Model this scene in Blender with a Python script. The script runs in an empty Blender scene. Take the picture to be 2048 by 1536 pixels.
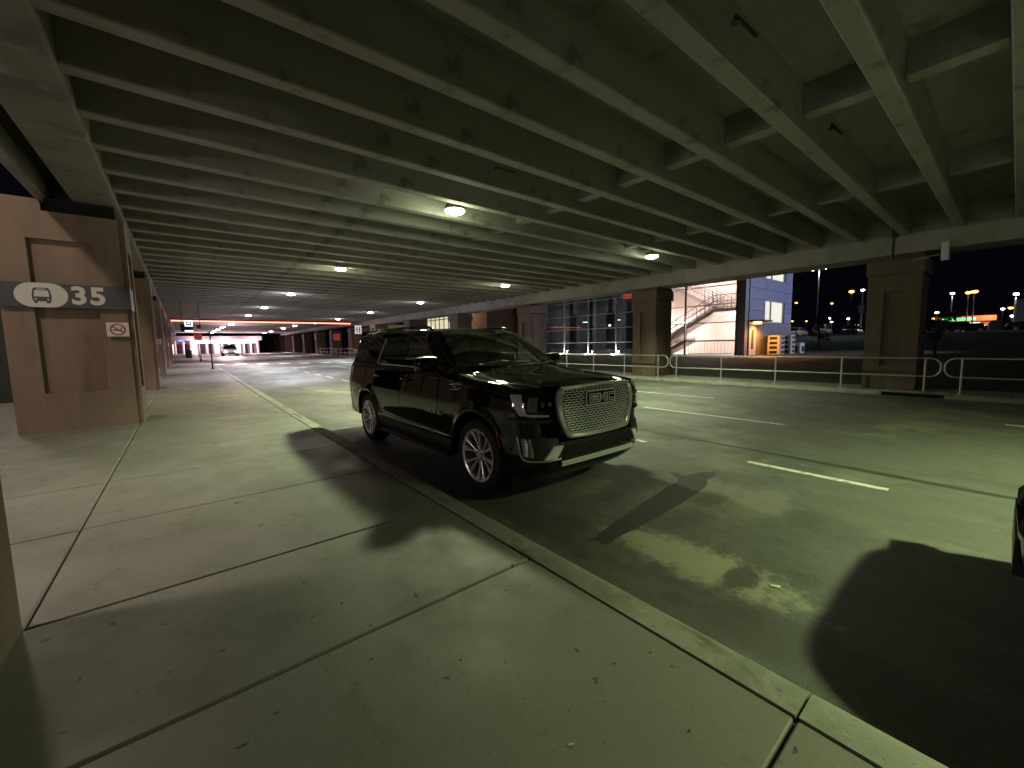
import bpy, math, random
from mathutils import Vector, Matrix
random.seed(7)
scn = bpy.context.scene
COL = scn.collection

# ------------------------------------------------------------------ camera
CAM_H = 1.66
def make_camera():
    yaw, pit, rol = math.radians(38.8836), math.radians(-5.5785), math.radians(-1.0178)
    cy, sy, cp, sp = math.cos(yaw), math.sin(yaw), math.cos(pit), math.sin(pit)
    F = Vector((sy*cp, cy*cp, sp)); R = Vector((cy, -sy, 0)); U = R.cross(F)
    R2 = R*math.cos(rol)+U*math.sin(rol); U2 = -R*math.sin(rol)+U*math.cos(rol)
    m = Matrix((R2, U2, -F)).transposed().to_4x4()
    m.translation = Vector((0, 0, CAM_H))
    cd = bpy.data.cameras.new("camera"); c = bpy.data.objects.new("camera", cd); COL.objects.link(c)
    cd.sensor_width = 36.0; cd.lens = 813.94/2048*36; cd.clip_start = 0.05; cd.clip_end = 2000
    c.matrix_world = m
    scn.camera = c
make_camera()

# ------------------------------------------------------------------ world (night sky) and exposure
w = bpy.data.worlds.new("World"); scn.world = w; w.use_nodes = True
wn = w.node_tree.nodes; wl = w.node_tree.links
sky = wn.new("ShaderNodeTexSky"); sky.sky_type = 'NISHITA'; sky.sun_disc = False
sky.sun_elevation = math.radians(-4); sky.sun_rotation = math.radians(250)
bg = wn["Background"]; bg.inputs[1].default_value = 0.02
wl.new(sky.outputs[0], bg.inputs[0])
bg2 = wn.new("ShaderNodeBackground"); bg2.inputs[0].default_value = (0.35, 0.33, 0.75, 1); bg2.inputs[1].default_value = 0.0024
ad = wn.new("ShaderNodeAddShader"); wl.new(bg.outputs[0], ad.inputs[0]); wl.new(bg2.outputs[0], ad.inputs[1])
wl.new(ad.outputs[0], wn["World Output"].inputs[0])
vs = scn.view_settings; vs.view_transform = 'Standard'; vs.look = 'None'; vs.exposure = 0.42; vs.gamma = 1.0
scn.cycles.use_denoising = True
scn.cycles.max_bounces = 8
scn.cycles.sample_clamp_indirect = 4.0
scn.cycles.caustics_reflective = False; scn.cycles.caustics_refractive = False

# colours of the lamps and their power
LAMP_GREEN = (0.85, 1.0, 0.57); LAMP_YELL = (1.0, 1.0, 0.62); LAMP_WHITE = (0.95, 0.95, 1.0)
P_LAMP = 2500.0          # ceiling lamps near the camera
P_STREET = 2000.0        # warm street lamps left of the overpass

# ------------------------------------------------------------------ helpers
def tag(o, label=None, cat=None, group=None, kind=None):
    if label: o["label"] = label
    if cat: o["category"] = cat
    if group: o["group"] = group
    if kind: o["kind"] = kind
    return o
def empty(name, loc=(0, 0, 0), rot=(0, 0, 0), label=None, cat=None, group=None):
    o = bpy.data.objects.new(name, None); COL.objects.link(o); o.location = loc; o.rotation_euler = rot
    o.empty_display_size = 0.2
    return tag(o, label, cat, group)
def kids(o): return [c for c in bpy.data.objects if c.parent == o]
def copy_tree(o, parent=None, lst=None):
    c = o.copy(); COL.objects.link(c)
    if parent: c.parent = parent
    for ch in kids(o): copy_tree(ch, c)
    return c
class MB:
    def __init__(s): s.v = []; s.f = []; s.m = []; s.mi = 0
    def face(s, pts):
        i = len(s.v); s.v += [tuple(p) for p in pts]; s.f.append(tuple(range(i, i+len(pts)))); s.m.append(s.mi)
    def add(s, vs, fs):
        i = len(s.v); s.v += [tuple(p) for p in vs]
        for f in fs: s.f.append(tuple(i+k for k in f)); s.m.append(s.mi)
    def box(s, x0, x1, y0, y1, z0, z1):
        s.add([(x0,y0,z0),(x1,y0,z0),(x1,y1,z0),(x0,y1,z0),(x0,y0,z1),(x1,y0,z1),(x1,y1,z1),(x0,y1,z1)],
              [(0,3,2,1),(4,5,6,7),(0,1,5,4),(1,2,6,5),(2,3,7,6),(3,0,4,7)])
        return s
    def cbox(s, x0, x1, y0, y1, z0, z1, c):   # box with chamfered vertical and top edges
        a = [(x0+c,y0),(x1-c,y0),(x1,y0+c),(x1,y1-c),(x1-c,y1),(x0+c,y1),(x0,y1-c),(x0,y0+c)]
        cx, cy = (x0+x1)/2, (y0+y1)/2
        b = [(cx+(x-cx)*(1-2*c/(x1-x0)), cy+(y-cy)*(1-2*c/(y1-y0))) for x, y in a]
        vs = [(x,y,z0) for x,y in a]+[(x,y,z1-c) for x,y in a]+[(x,y,z1) for x,y in b]
        fs = [tuple(range(7,-1,-1)), tuple(range(16,24))]
        for k in range(8):
            n = (k+1) % 8; fs += [(k,n,8+n,8+k),(8+k,8+n,16+n,16+k)]
        s.add(vs, fs); return s
    def prism(s, poly, axis, a, b):           # extrude a 2D polygon along axis x / y / z
        n = len(poly)
        def p(u, v, t): return (t,u,v) if axis == 'x' else ((u,t,v) if axis == 'y' else (u,v,t))
        vs = [p(u,v,a) for u,v in poly]+[p(u,v,b) for u,v in poly]
        fs = [tuple(range(n-1,-1,-1)), tuple(range(n,2*n))]+[(k,(k+1)%n,n+(k+1)%n,n+k) for k in range(n)]
        s.add(vs, fs); return s
    def tube(s, pts, r, n=8, closed=False, r2=None):
        pts = [Vector(p) for p in pts]; N = len(pts); rings = []
        up0 = None
        for i, p in enumerate(pts):
            a = pts[(i-1) % N] if (closed or i > 0) else p; b = pts[(i+1) % N] if (closed or i < N-1) else p
            t = (b-a).normalized()
            if up0 is None:
                up0 = Vector((0,0,1)) if abs(t.z) < .9 else Vector((1,0,0))
            sd = t.cross(up0).normalized(); up = sd.cross(t).normalized(); up0 = up
            rr = r if r2 is None else r+(r2-r)*i/max(1, N-1)
            rings.append([p+sd*math.cos(2*math.pi*k/n)*rr+up*math.sin(2*math.pi*k/n)*rr for k in range(n)])
        vs = [v for q in rings for v in q]; fs = []
        for i in range(N if closed else N-1):
            j = (i+1) % N
            for k in range(n): fs.append((i*n+k, i*n+(k+1)%n, j*n+(k+1)%n, j*n+k))
        if not closed: fs += [tuple(range(n-1,-1,-1)), tuple((N-1)*n+k for k in range(n))]
        s.add(vs, fs); return s
    def cyl(s, c, r, h, n=24, axis='z', r2=None):
        c = Vector(c); d = {'x': Vector((h,0,0)), 'y': Vector((0,h,0)), 'z': Vector((0,0,h))}[axis]
        return s.tube([c, c+d], r, n, r2=r2)
    def grid(s, P, flip=False):               # P[i][j] points
        ni, nj = len(P), len(P[0]); vs = [p for row in P for p in row]; fs = []
        for i in range(ni-1):
            for j in range(nj-1):
                q = (i*nj+j, i*nj+j+1, (i+1)*nj+j+1, (i+1)*nj+j); fs.append(q[::-1] if flip else q)
        s.add(vs, fs); return s
    def lathe(s, prof, axis='x', n=48, c=(0,0,0)):   # prof: (along, radius)
        P = []
        for k in range(n+1):
            a = 2*math.pi*k/n
            row = []
            for t, r in prof:
                u, v = r*math.cos(a), r*math.sin(a)
                row.append((c[0]+t, c[1]+u, c[2]+v) if axis == 'x' else ((c[0]+u, c[1]+v, c[2]+t) if axis == 'z' else (c[0]+u, c[1]+t, c[2]+v)))
            P.append(row)
        return s.grid(P)
    def sphere(s, c, r, nu=12, nv=8, sc=(1,1,1)):
        P = []
        for i in range(nv+1):
            th = math.pi*i/nv
            P.append([(c[0]+r*sc[0]*math.sin(th)*math.cos(2*math.pi*k/nu), c[1]+r*sc[1]*math.sin(th)*math.sin(2*math.pi*k/nu), c[2]+r*sc[2]*math.cos(th)) for k in range(nu+1)])
        return s.grid(P)
    def build(s, name, mat, parent=None, smooth=0, bevel=0, loc=None):
        me = bpy.data.meshes.new(name); me.from_pydata(s.v, [], s.f); me.validate()
        mats = mat if isinstance(mat, (list, tuple)) else [mat]
        for m in mats: me.materials.append(m)
        if len(mats) > 1 and len(me.polygons) == len(s.m): me.polygons.foreach_set("material_index", s.m)
        import bmesh
        bm = bmesh.new(); bm.from_mesh(me)
        bmesh.ops.remove_doubles(bm, verts=bm.verts, dist=1e-5)
        bmesh.ops.recalc_face_normals(bm, faces=bm.faces)
        bm.to_mesh(me); bm.free()
        o = bpy.data.objects.new(name, me); COL.objects.link(o)
        if parent: o.parent = parent
        if loc: o.location = loc
        if smooth:
            me.polygons.foreach_set("use_smooth", [True]*len(me.polygons))
            me.set_sharp_from_angle(angle=math.radians(smooth))
        if bevel:
            b = o.modifiers.new("bevel", 'BEVEL'); b.width = bevel; b.segments = 2; b.limit_method = 'ANGLE'
        me.update()
        return o
def text_mesh(name, body, mat, size, extrude=0.003, bold=0.0, parent=None, matrix=None, shear=0.0, spacing=1.0, bevel=0.0):
    c = bpy.data.curves.new(name, 'FONT'); c.body = body; c.size = size; c.extrude = extrude; c.offset = bold
    c.align_x = 'CENTER'; c.align_y = 'CENTER'; c.shear = shear; c.space_character = spacing; c.bevel_depth = bevel
    t = bpy.data.objects.new(name, c); COL.objects.link(t)
    bpy.context.view_layer.update()
    me = bpy.data.meshes.new_from_object(t.evaluated_get(bpy.context.evaluated_depsgraph_get()))
    bpy.data.objects.remove(t); bpy.data.curves.remove(c)
    me.materials.clear(); me.materials.append(mat)
    o = bpy.data.objects.new(name, me); COL.objects.link(o)
    if parent: o.parent = parent
    if matrix is not None: o.matrix_local = matrix
    return o
def frame(origin, xdir, ydir):                # text frame: text +x along xdir, +y along ydir
    x = Vector(xdir).normalized(); y = Vector(ydir).normalized(); z = x.cross(y).normalized(); y = z.cross(x)
    m = Matrix((x, y, z)).transposed().to_4x4(); m.translation = Vector(origin); return m

# ------------------------------------------------------------------ materials
def newmat(name):
    m = bpy.data.materials.new(name); m.use_nodes = True
    return m, m.node_tree.nodes, m.node_tree.links, m.node_tree.nodes["Principled BSDF"]
def mat_plain(name, col, rough=0.5, metal=0.0, coat=0.0, spec=0.5):
    m, n, l, b = newmat(name)
    b.inputs["Base Color"].default_value = (*col, 1); b.inputs["Roughness"].default_value = rough
    b.inputs["Metallic"].default_value = metal; b.inputs["Coat Weight"].default_value = coat
    b.inputs["Specular IOR Level"].default_value = spec
    return m
def mat_emit(name, col, st, base=(0.1,0.1,0.1)):
    m, n, l, b = newmat(name)
    b.inputs["Base Color"].default_value = (*base, 1)
    b.inputs["Emission Color"].default_value = (*col, 1); b.inputs["Emission Strength"].default_value = st
    return m
def mat_noise(name, c1, c2, scale=3.0, rough=(0.7, 0.9), detail=6, bump=0.15, bscale=60.0, stretch=(1,1,1), c3=None, scale3=0.6, w3=(0.55,0.7), metal=0.0, spots=None, coord="Object", dist=0.02):
    """two-tone noise, an optional large-scale third tone, optional dark spots, fine bump"""
    m, n, l, b = newmat(name)
    tc = n.new("ShaderNodeTexCoord"); mp = n.new("ShaderNodeMapping"); mp.inputs["Scale"].default_value = stretch
    l.new(tc.outputs[coord], mp.inputs[0])
    nz = n.new("ShaderNodeTexNoise"); nz.inputs["Scale"].default_value = scale; nz.inputs["Detail"].default_value = detail; nz.inputs["Roughness"].default_value = 0.62
    l.new(mp.outputs[0], nz.inputs["Vector"])
    cr = n.new("ShaderNodeValToRGB"); cr.color_ramp.elements[0].position = 0.33; cr.color_ramp.elements[1].position = 0.67
    cr.color_ramp.elements[0].color = (*c1, 1); cr.color_ramp.elements[1].color = (*c2, 1)
    l.new(nz.outputs[0], cr.inputs[0]); out = cr.outputs[0]
    if c3:
        n3 = n.new("ShaderNodeTexNoise"); n3.inputs["Scale"].default_value = scale3; n3.inputs["Detail"].default_value = 5; n3.inputs["Roughness"].default_value = 0.6
        l.new(mp.outputs[0], n3.inputs["Vector"])
        r3 = n.new("ShaderNodeValToRGB"); r3.color_ramp.elements[0].position = w3[0]; r3.color_ramp.elements[1].position = w3[1]
        l.new(n3.outputs[0], r3.inputs[0])
        mx = n.new("ShaderNodeMix"); mx.data_type = 'RGBA'; l.new(r3.outputs[0], mx.inputs[0]); l.new(out, mx.inputs[6]); mx.inputs[7].default_value = (*c3, 1)
        out = mx.outputs[2]
    if spots:
        vo = n.new("ShaderNodeTexVoronoi"); vo.inputs["Scale"].default_value = spots[0]; l.new(tc.outputs[coord], vo.inputs["Vector"])
        rs = n.new("ShaderNodeValToRGB"); rs.color_ramp.elements[0].position = spots[1]; rs.color_ramp.elements[1].position = spots[1]+0.02
        rs.color_ramp.elements[0].color = (1,1,1,1); rs.color_ramp.elements[1].color = (0,0,0,1)
        l.new(vo.outputs["Distance"], rs.inputs[0])
        ms = n.new("ShaderNodeMix"); ms.data_type = 'RGBA'; l.new(rs.outputs[0], ms.inputs[0]); l.new(out, ms.inputs[6]); ms.inputs[7].default_value = (*spots[2], 1)
        out = ms.outputs[2]
    l.new(out, b.inputs["Base Color"])
    nb = n.new("ShaderNodeTexNoise"); nb.inputs["Scale"].default_value = bscale; nb.inputs["Detail"].default_value = 4
    l.new(tc.outputs[coord], nb.inputs["Vector"])
    bp = n.new("ShaderNodeBump"); bp.inputs["Strength"].default_value = bump; bp.inputs["Distance"].default_value = dist
    l.new(nb.outputs[0], bp.inputs["Height"]); l.new(bp.outputs[0], b.inputs["Normal"])
    mr = n.new("ShaderNodeMapRange"); mr.inputs[3].default_value = rough[0]; mr.inputs[4].default_value = rough[1]
    l.new(nz.outputs[0], mr.inputs[0]); l.new(mr.outputs[0], b.inputs["Roughness"])
    b.inputs["Metallic"].default_value = metal
    return m
def mat_glass(name, tint, refl=1.0, rough=0.0, ior=1.5):
    m, n, l, b = newmat(name)
    n.remove(b)
    t = n.new("ShaderNodeBsdfTransparent"); t.inputs[0].default_value = (*tint, 1)
    g = n.new("ShaderNodeBsdfGlossy"); g.inputs["Roughness"].default_value = rough; g.inputs[0].default_value = (refl, refl, refl, 1)
    fr = n.new("ShaderNodeFresnel"); fr.inputs[0].default_value = ior
    ge = n.new("ShaderNodeNewGeometry"); mm = n.new("ShaderNodeMath"); mm.operation = 'MULTIPLY_ADD'; mm.inputs[1].default_value = -1.0; mm.inputs[2].default_value = 1.0; l.new(ge.outputs["Backfacing"], mm.inputs[0])
    mf = n.new("ShaderNodeMath"); mf.operation = 'MULTIPLY'; l.new(fr.outputs[0], mf.inputs[0]); l.new(mm.outputs[0], mf.inputs[1])   # reflect once, at the outer face of the pane
    mx = n.new("ShaderNodeMixShader"); l.new(mf.outputs[0], mx.inputs[0]); l.new(t.outputs[0], mx.inputs[1]); l.new(g.outputs[0], mx.inputs[2])
    l.new(mx.outputs[0], n["Material Output"].inputs[0])
    return m
M = {}
def layered(name, base, tones, bump, rough, spec=.5):
    """procedural ground: base colour then (scale, stretch, low, high, colour, detail, amount) noise layers, speckle and bump"""
    m, n, l, b = newmat(name); tc = n.new("ShaderNodeTexCoord"); out = None; b.inputs["Specular IOR Level"].default_value = spec
    rgb = n.new("ShaderNodeRGB"); rgb.outputs[0].default_value = (*base, 1); out = rgb.outputs[0]; facs = []
    for k, (sc, st, lo, hi, col, det, amt) in enumerate(tones):
        mp = n.new("ShaderNodeMapping"); mp.inputs["Scale"].default_value = st; mp.inputs["Location"].default_value = (3.7*k, 1.9*k, .7*k); l.new(tc.outputs["Object"], mp.inputs[0])
        nz = n.new("ShaderNodeTexNoise"); nz.inputs["Scale"].default_value = sc; nz.inputs["Detail"].default_value = det; nz.inputs["Roughness"].default_value = .65; l.new(mp.outputs[0], nz.inputs["Vector"])
        mr = n.new("ShaderNodeMapRange"); mr.inputs[1].default_value = lo; mr.inputs[2].default_value = hi; mr.inputs[4].default_value = amt; mr.interpolation_type = 'SMOOTHSTEP'; l.new(nz.outputs[0], mr.inputs[0])
        mx = n.new("ShaderNodeMix"); mx.data_type = 'RGBA'; l.new(mr.outputs[0], mx.inputs[0]); l.new(out, mx.inputs[6]); mx.inputs[7].default_value = (*col, 1); out = mx.outputs[2]; facs.append(nz.outputs[0])
    l.new(out, b.inputs["Base Color"])
    prev = None
    for sc, stn, dist in bump:
        nb = n.new("ShaderNodeTexNoise"); nb.inputs["Scale"].default_value = sc; nb.inputs["Detail"].default_value = 3; l.new(tc.outputs["Object"], nb.inputs["Vector"])
        bp = n.new("ShaderNodeBump"); bp.inputs["Strength"].default_value = stn; bp.inputs["Distance"].default_value = dist; l.new(nb.outputs[0], bp.inputs["Height"])
        if prev: l.new(prev, bp.inputs["Normal"])
        prev = bp.outputs[0]
    l.new(prev, b.inputs["Normal"])
    mr = n.new("ShaderNodeMapRange"); mr.inputs[1].default_value = .3; mr.inputs[2].default_value = .7; mr.inputs[3].default_value = rough[0]; mr.inputs[4].default_value = rough[1]; l.new(facs[0], mr.inputs[0]); l.new(mr.outputs[0], b.inputs["Roughness"])
    return m
U1 = (1,1,1)
M['walk'] = layered("sidewalk concrete", (.205,.195,.172), [
    (1.1,U1,.45,.70,(.150,.140,.120),9,.85), (.55,(1,.6,1),.52,.70,(.255,.245,.22),7,.8), (3.5,(1,.4,1),.55,.75,(.135,.125,.105),8,.6),
    (22,U1,.60,.72,(.12,.11,.095),4,.55), (60,U1,.62,.70,(.31,.30,.27),2,.45), (9,U1,.705,.735,(.045,.04,.035),2,.85)], [(140,.25,.004),(12,.12,.01)], (.42,.8))
M['kerb'] = layered("kerb concrete", (.25,.245,.21), [(3,U1,.46,.66,(.17,.165,.14),9,.8),(9,U1,.54,.66,(.33,.32,.28),8,.7),(5,(1,.3,1),.58,.68,(.07,.068,.06),8,.7),(40,U1,.62,.70,(.08,.075,.065),3,.6)], [(70,.4,.006),(14,.3,.012)], (.7,.95))
M['joint'] = mat_plain("joint filler", (.03,.028,.024), .9)
M['asphalt'] = layered("asphalt", (.088,.088,.080), [
    (.8,(1,.5,1),.45,.66,(.060,.060,.055),9,.9), (.55,(1.2,.8,1),.52,.64,(.165,.16,.13),10,.8), (2.4,U1,.54,.68,(.050,.050,.046),10,.7), (1.6,(1,.25,1),.58,.70,(.14,.137,.115),9,.55),
    (7,U1,.60,.70,(.14,.135,.11),8,.5), (70,U1,.58,.66,(.15,.15,.135),2,.6), (110,U1,.60,.68,(.018,.018,.018),2,.7)], [(110,.6,.006),(28,.25,.01)], (.5,.8))
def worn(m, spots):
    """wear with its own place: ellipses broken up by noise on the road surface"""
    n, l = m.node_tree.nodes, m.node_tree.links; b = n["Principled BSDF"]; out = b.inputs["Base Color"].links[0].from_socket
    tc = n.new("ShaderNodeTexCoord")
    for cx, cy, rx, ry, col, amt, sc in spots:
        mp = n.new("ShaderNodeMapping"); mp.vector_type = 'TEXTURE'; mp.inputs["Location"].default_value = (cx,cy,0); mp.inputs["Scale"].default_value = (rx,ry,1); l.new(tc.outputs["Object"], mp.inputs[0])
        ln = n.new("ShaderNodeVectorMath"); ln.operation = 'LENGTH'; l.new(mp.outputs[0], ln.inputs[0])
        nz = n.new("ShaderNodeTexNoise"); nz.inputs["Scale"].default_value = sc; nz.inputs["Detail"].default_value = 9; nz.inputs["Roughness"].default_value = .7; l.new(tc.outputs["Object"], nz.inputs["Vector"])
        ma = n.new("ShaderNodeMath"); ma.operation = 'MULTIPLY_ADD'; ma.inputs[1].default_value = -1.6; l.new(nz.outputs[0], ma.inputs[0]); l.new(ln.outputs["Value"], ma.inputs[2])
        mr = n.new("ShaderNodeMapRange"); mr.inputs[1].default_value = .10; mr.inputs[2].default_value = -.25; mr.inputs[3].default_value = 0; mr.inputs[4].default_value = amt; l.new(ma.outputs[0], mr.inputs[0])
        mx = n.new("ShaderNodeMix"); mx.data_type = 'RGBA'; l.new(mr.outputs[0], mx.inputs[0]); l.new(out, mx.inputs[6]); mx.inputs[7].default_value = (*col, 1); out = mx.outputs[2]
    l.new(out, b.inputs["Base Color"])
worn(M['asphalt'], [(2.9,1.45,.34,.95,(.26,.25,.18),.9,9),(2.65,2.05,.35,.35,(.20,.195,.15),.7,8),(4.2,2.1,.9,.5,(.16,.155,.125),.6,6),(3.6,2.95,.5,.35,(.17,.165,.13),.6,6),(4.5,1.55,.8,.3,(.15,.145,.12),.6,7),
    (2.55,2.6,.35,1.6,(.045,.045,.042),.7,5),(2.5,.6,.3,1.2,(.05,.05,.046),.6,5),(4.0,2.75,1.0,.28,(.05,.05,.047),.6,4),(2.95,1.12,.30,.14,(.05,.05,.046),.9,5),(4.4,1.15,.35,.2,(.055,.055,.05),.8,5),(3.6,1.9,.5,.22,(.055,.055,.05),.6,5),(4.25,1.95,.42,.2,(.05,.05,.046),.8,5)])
M['tar'] = mat_noise("tar seal", (.026,.026,.026), (.040,.040,.038), 8, (.55,.8), 4, .3, 120)
M['paint'] = mat_noise("road paint", (.42,.42,.38), (.62,.61,.56), 7, (.6,.8), 8, .3, 120, c3=(.16,.155,.14), scale3=9, w3=(.56,.66))
M['soffit'] = layered("overpass concrete", (.315,.295,.283), [(.9,(.3,1.4,1),.45,.68,(.225,.21,.198),8,.85), (2.6,(.25,1,1),.56,.72,(.36,.355,.33),8,.6), (1.7,U1,.57,.70,(.15,.135,.12),9,.8), (1.1,(.15,3,1),.58,.70,(.40,.38,.365),7,.5), (18,U1,.62,.70,(.14,.13,.12),3,.5)], [(60,.15,.005),(8,.1,.01)], (.7,.9))
M['soffit_mottled'] = layered("mottled girder concrete", (.20,.185,.16), [(1.2,(1,1.2,1),.48,.62,(.13,.115,.10),7,.8), (2.6,U1,.56,.7,(.33,.30,.27),8,.6), (10,U1,.6,.7,(.07,.065,.06),5,.6)], [(60,.2,.005),(8,.12,.01)], (.7,.9))  # dull base with random darker and paler blotches
M['pillar'] = layered("brown pillar concrete", (.180,.120,.084), [(1.6,(1,1,.18),.46,.66,(.125,.078,.054),8,.85), (3.2,(1,1,.3),.54,.72,(.225,.16,.118),8,.7), (.9,(1,1,.5),.58,.70,(.13,.08,.058),8,.7), (24,U1,.60,.70,(.12,.08,.06),4,.5), (60,U1,.64,.70,(.33,.26,.21),2,.4)], [(80,.25,.004),(9,.12,.01)], (.6,.85))
M['pillar'] = mat_noise("brown pillar concrete", (.22,.155,.115), (.31,.225,.17), 2.2, (.65,.85), 8, .12, 80, stretch=(1,1,.22), c3=(.14,.085,.06), scale3=1.1, w3=(.52,.72))
M['pillar_shaded'] = layered("shade-darkened pillar concrete", (.135,.092,.070), [(1.6,(1,1,.18),.48,.68,(.09,.056,.042),8,.85), (3.2,(1,1,.3),.54,.72,(.17,.125,.10),8,.7), (24,U1,.60,.70,(.07,.05,.04),4,.5)], [(80,.25,.004),(9,.12,.01)], (.6,.85))  # brown pillar concrete darkened: the right row's shade is put into its colour
M['black_gap'] = mat_plain("bearing shadow gap", (.008,.008,.008), .8)
M['signgrey'] = mat_noise("sign band grey", (.085,.085,.095), (.10,.10,.11), 4, (.4,.55), 4, .03, 40)
M['signwhite'] = mat_plain("sign white", (.72,.70,.66), .5)
M['signred'] = mat_plain("sign red", (.42,.02,.03), .5)
M['steel'] = mat_noise("galvanised steel", (.42,.42,.40), (.55,.55,.53), 14, (.35,.55), 5, .05, 60, metal=.7)
M['darksteel'] = mat_plain("dark steel", (.05,.05,.05), .45, .6)
M['housing'] = mat_plain("lamp housing", (.28,.27,.25), .5, .4)
M['black'] = mat_plain("black plastic", (.012,.012,.012), .45)
M['grass'] = mat_noise("mown grass", (.014,.026,.009), (.034,.054,.018), 14, (.8,1.0), 10, 1.0, 25, c3=(.032,.040,.018), scale3=.25, w3=(.5,.7), dist=.05)
M['terrain'] = M['grass']
M['lot'] = mat_noise("car park asphalt", (.07,.07,.075), (.10,.10,.105), 2, (.7,.9), 6, .2, 60)
# ------------------------------------------------------------------ setting
def GZ(y): return .010*max(0.0, y-11)                    # the road climbs gently away from the camera
def H(x, y=0.0): return (0.0 if x < 2.2 else -0.003*(x-2.2))+GZ(y)
def lift(mb): mb.v = [(x,y,z+GZ(y)) for x,y,z in mb.v]; return mb
def terrain():
    def z(x):
        pts = [(-400,-.25),(-7.2,-.25),(-7.1,-.6),(17.8,-.75),(17.9,.02),(21,.22),(26,.48),(28,.50),(42,.55),(50,1.1),(69,2.0),(70,2.06),(400,2.06)]
        for (a,za),(b,zb) in zip(pts, pts[1:]):
            if a <= x <= b: return za+(zb-za)*(x-a)/(b-a)
        return 2.06
    xs = [-400,-60,-7.2,-7.1,0,17.8,17.9,18.6,19.5,21,22.5,24,26,28,30,33,37,42,46,50,54,58,62,66,69,70,400]
    ys = [-200,-60,-20,-10]+[i*2.0 for i in range(-4,40)]+[90,110,150,200,300,500]
    mb = MB(); mb.grid([[(x,y,z(x)+(0.10*math.sin(x*.35+y*.22)*math.sin(y*.13+1) if 19<x<66 else 0)) for y in ys] for x in xs], flip=False)
    o = mb.build("ground", M['grass'], smooth=60); tag(o, kind="structure")
    lot = MB(); lot.grid([[(x,y,2.10) for y in (-60,0,60,160)] for x in (70,120,200)]); tag(lot.build("car_park_surface", M['lot']), kind="structure")
    k = MB(); k.box(69.7,70.0,-60,160,1.9,2.24); tag(k.build("car_park_kerb", mat_plain("lot kerb", (.55,.55,.55), .8)), kind="structure")
terrain()
def road():
    mb = MB(); xs = [2.12,4,6,8,10,12,14,16.2]; ys = [-30]+[i*4.0 for i in range(-5,3)]+[11]+[i*4.0 for i in range(3,45)]+[200]
    mb.grid([[(x,y,H(x,y)) for y in ys] for x in xs]); tag(mb.build("road", M['asphalt'], smooth=30), kind="structure")
road()
def sidewalk():
    mb = MB(); top = .12; g = .008
    ysR = [-12,-9.2,-6.0,-2.7,.47,2.11,3.39,5.02,6.65,8.3,9.9,11.5]+[11.5+1.63*k for k in range(1,60)]
    for a,b in zip(ysR, ysR[1:]):
        wide = a in (2.11,) and .013 or g
        if a >= 3.3:
            mb.cbox(-.80+g,1.835,a+g*.7,b-g*.7,-.1,top,.006)
        else:
            mb.cbox(-.86+g,1.835,a+(.010 if a==2.11 else g),b-(.014 if b==3.39 else g),-.1,top,.007)
    for a,b in zip(ysR[::1], ysR[1::1]):
        mb.cbox(-3.9+g,-.80-g,a+g,b-g,-.1,top-.002,.012)
        mb.cbox(-7.1,-3.9-g,a+g,b-g,-.1,top-.004,.012)
    o = lift(mb).build("sidewalk", M['walk']); tag(o, kind="structure")
    jb = MB(); [jb.box(-7.1,1.9,a,b,-.12,top-.022) for a,b in zip([-12,11]+list(range(15,111,4)),[11]+list(range(15,115,4)))]; tag(lift(jb).build("sidewalk_joints", M['joint']), kind="structure")
    # kerb with a worn rolled nose
    ks = [-12,-8.8,-5.6,-2.5,.47]+[.47+1.63*2*k for k in range(1,34)]
    kb = MB()
    for a,b in zip(ks, ks[1:]):
        prof = [(1.853,.118),(1.99,.121),(2.03,.112),(2.06,.095),(2.15,.02),(2.17,-.12),(1.853,-.12)]
        kb.prism(prof, 'y', a+.006, b-.006)
    tag(lift(kb).build("kerb", M['kerb'], smooth=40), kind="structure")
    kj = MB(); [kj.prism([(1.84,.10),(2.0,.10),(2.12,.005),(2.12,-.1),(1.84,-.1)], 'y', a, b) for a,b in zip([-12,11]+list(range(15,105,4)),[11]+list(range(15,109,4)))]; tag(lift(kj).build("kerb_joints", M['joint']), kind="structure")
    # far sidewalk under the right row of pillars
    fb = MB()
    for k in range(-4,40):
        fb.cbox(16.50,18.1,k*3.0+.008,k*3.0+2.992,-.5,.062,.01)
    tag(lift(fb).build("far_sidewalk", M['walk']), kind="structure")
    fk = MB(); prof = [(16.13,-.4),(16.13,.0),(16.16,.045),(16.22,.066),(16.49,.068),(16.49,-.4)]
    for k in range(-5,50):
        a, b = k*2.5, k*2.5+2.49
        if k == 0: a, b = 0.0, 1.17
        fk.prism(prof, 'y', a, b)
        if k == 0: fk.prism(prof, 'y', 2.46, 2.495)
    tag(lift(fk).build("far_kerb", M['kerb'], smooth=40), kind="structure")
sidewalk()
def strip(mb, x0, y0, x1, y1, wd, up=.004):
    d = Vector((x1-x0, y1-y0)).normalized(); nx, ny = -d.y*wd/2, d.x*wd/2
    n = max(1, int(math.hypot(x1-x0, y1-y0)/2))
    for k in range(n):
        a, b = k/n, (k+1)/n
        P = [(x0+(x1-x0)*t+s*nx, y0+(y1-y0)*t+s*ny) for t, s in ((a,1),(b,1),(b,-1),(a,-1))]
        mb.face([(x,y,H(x,y)+up) for x,y in P])
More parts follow.
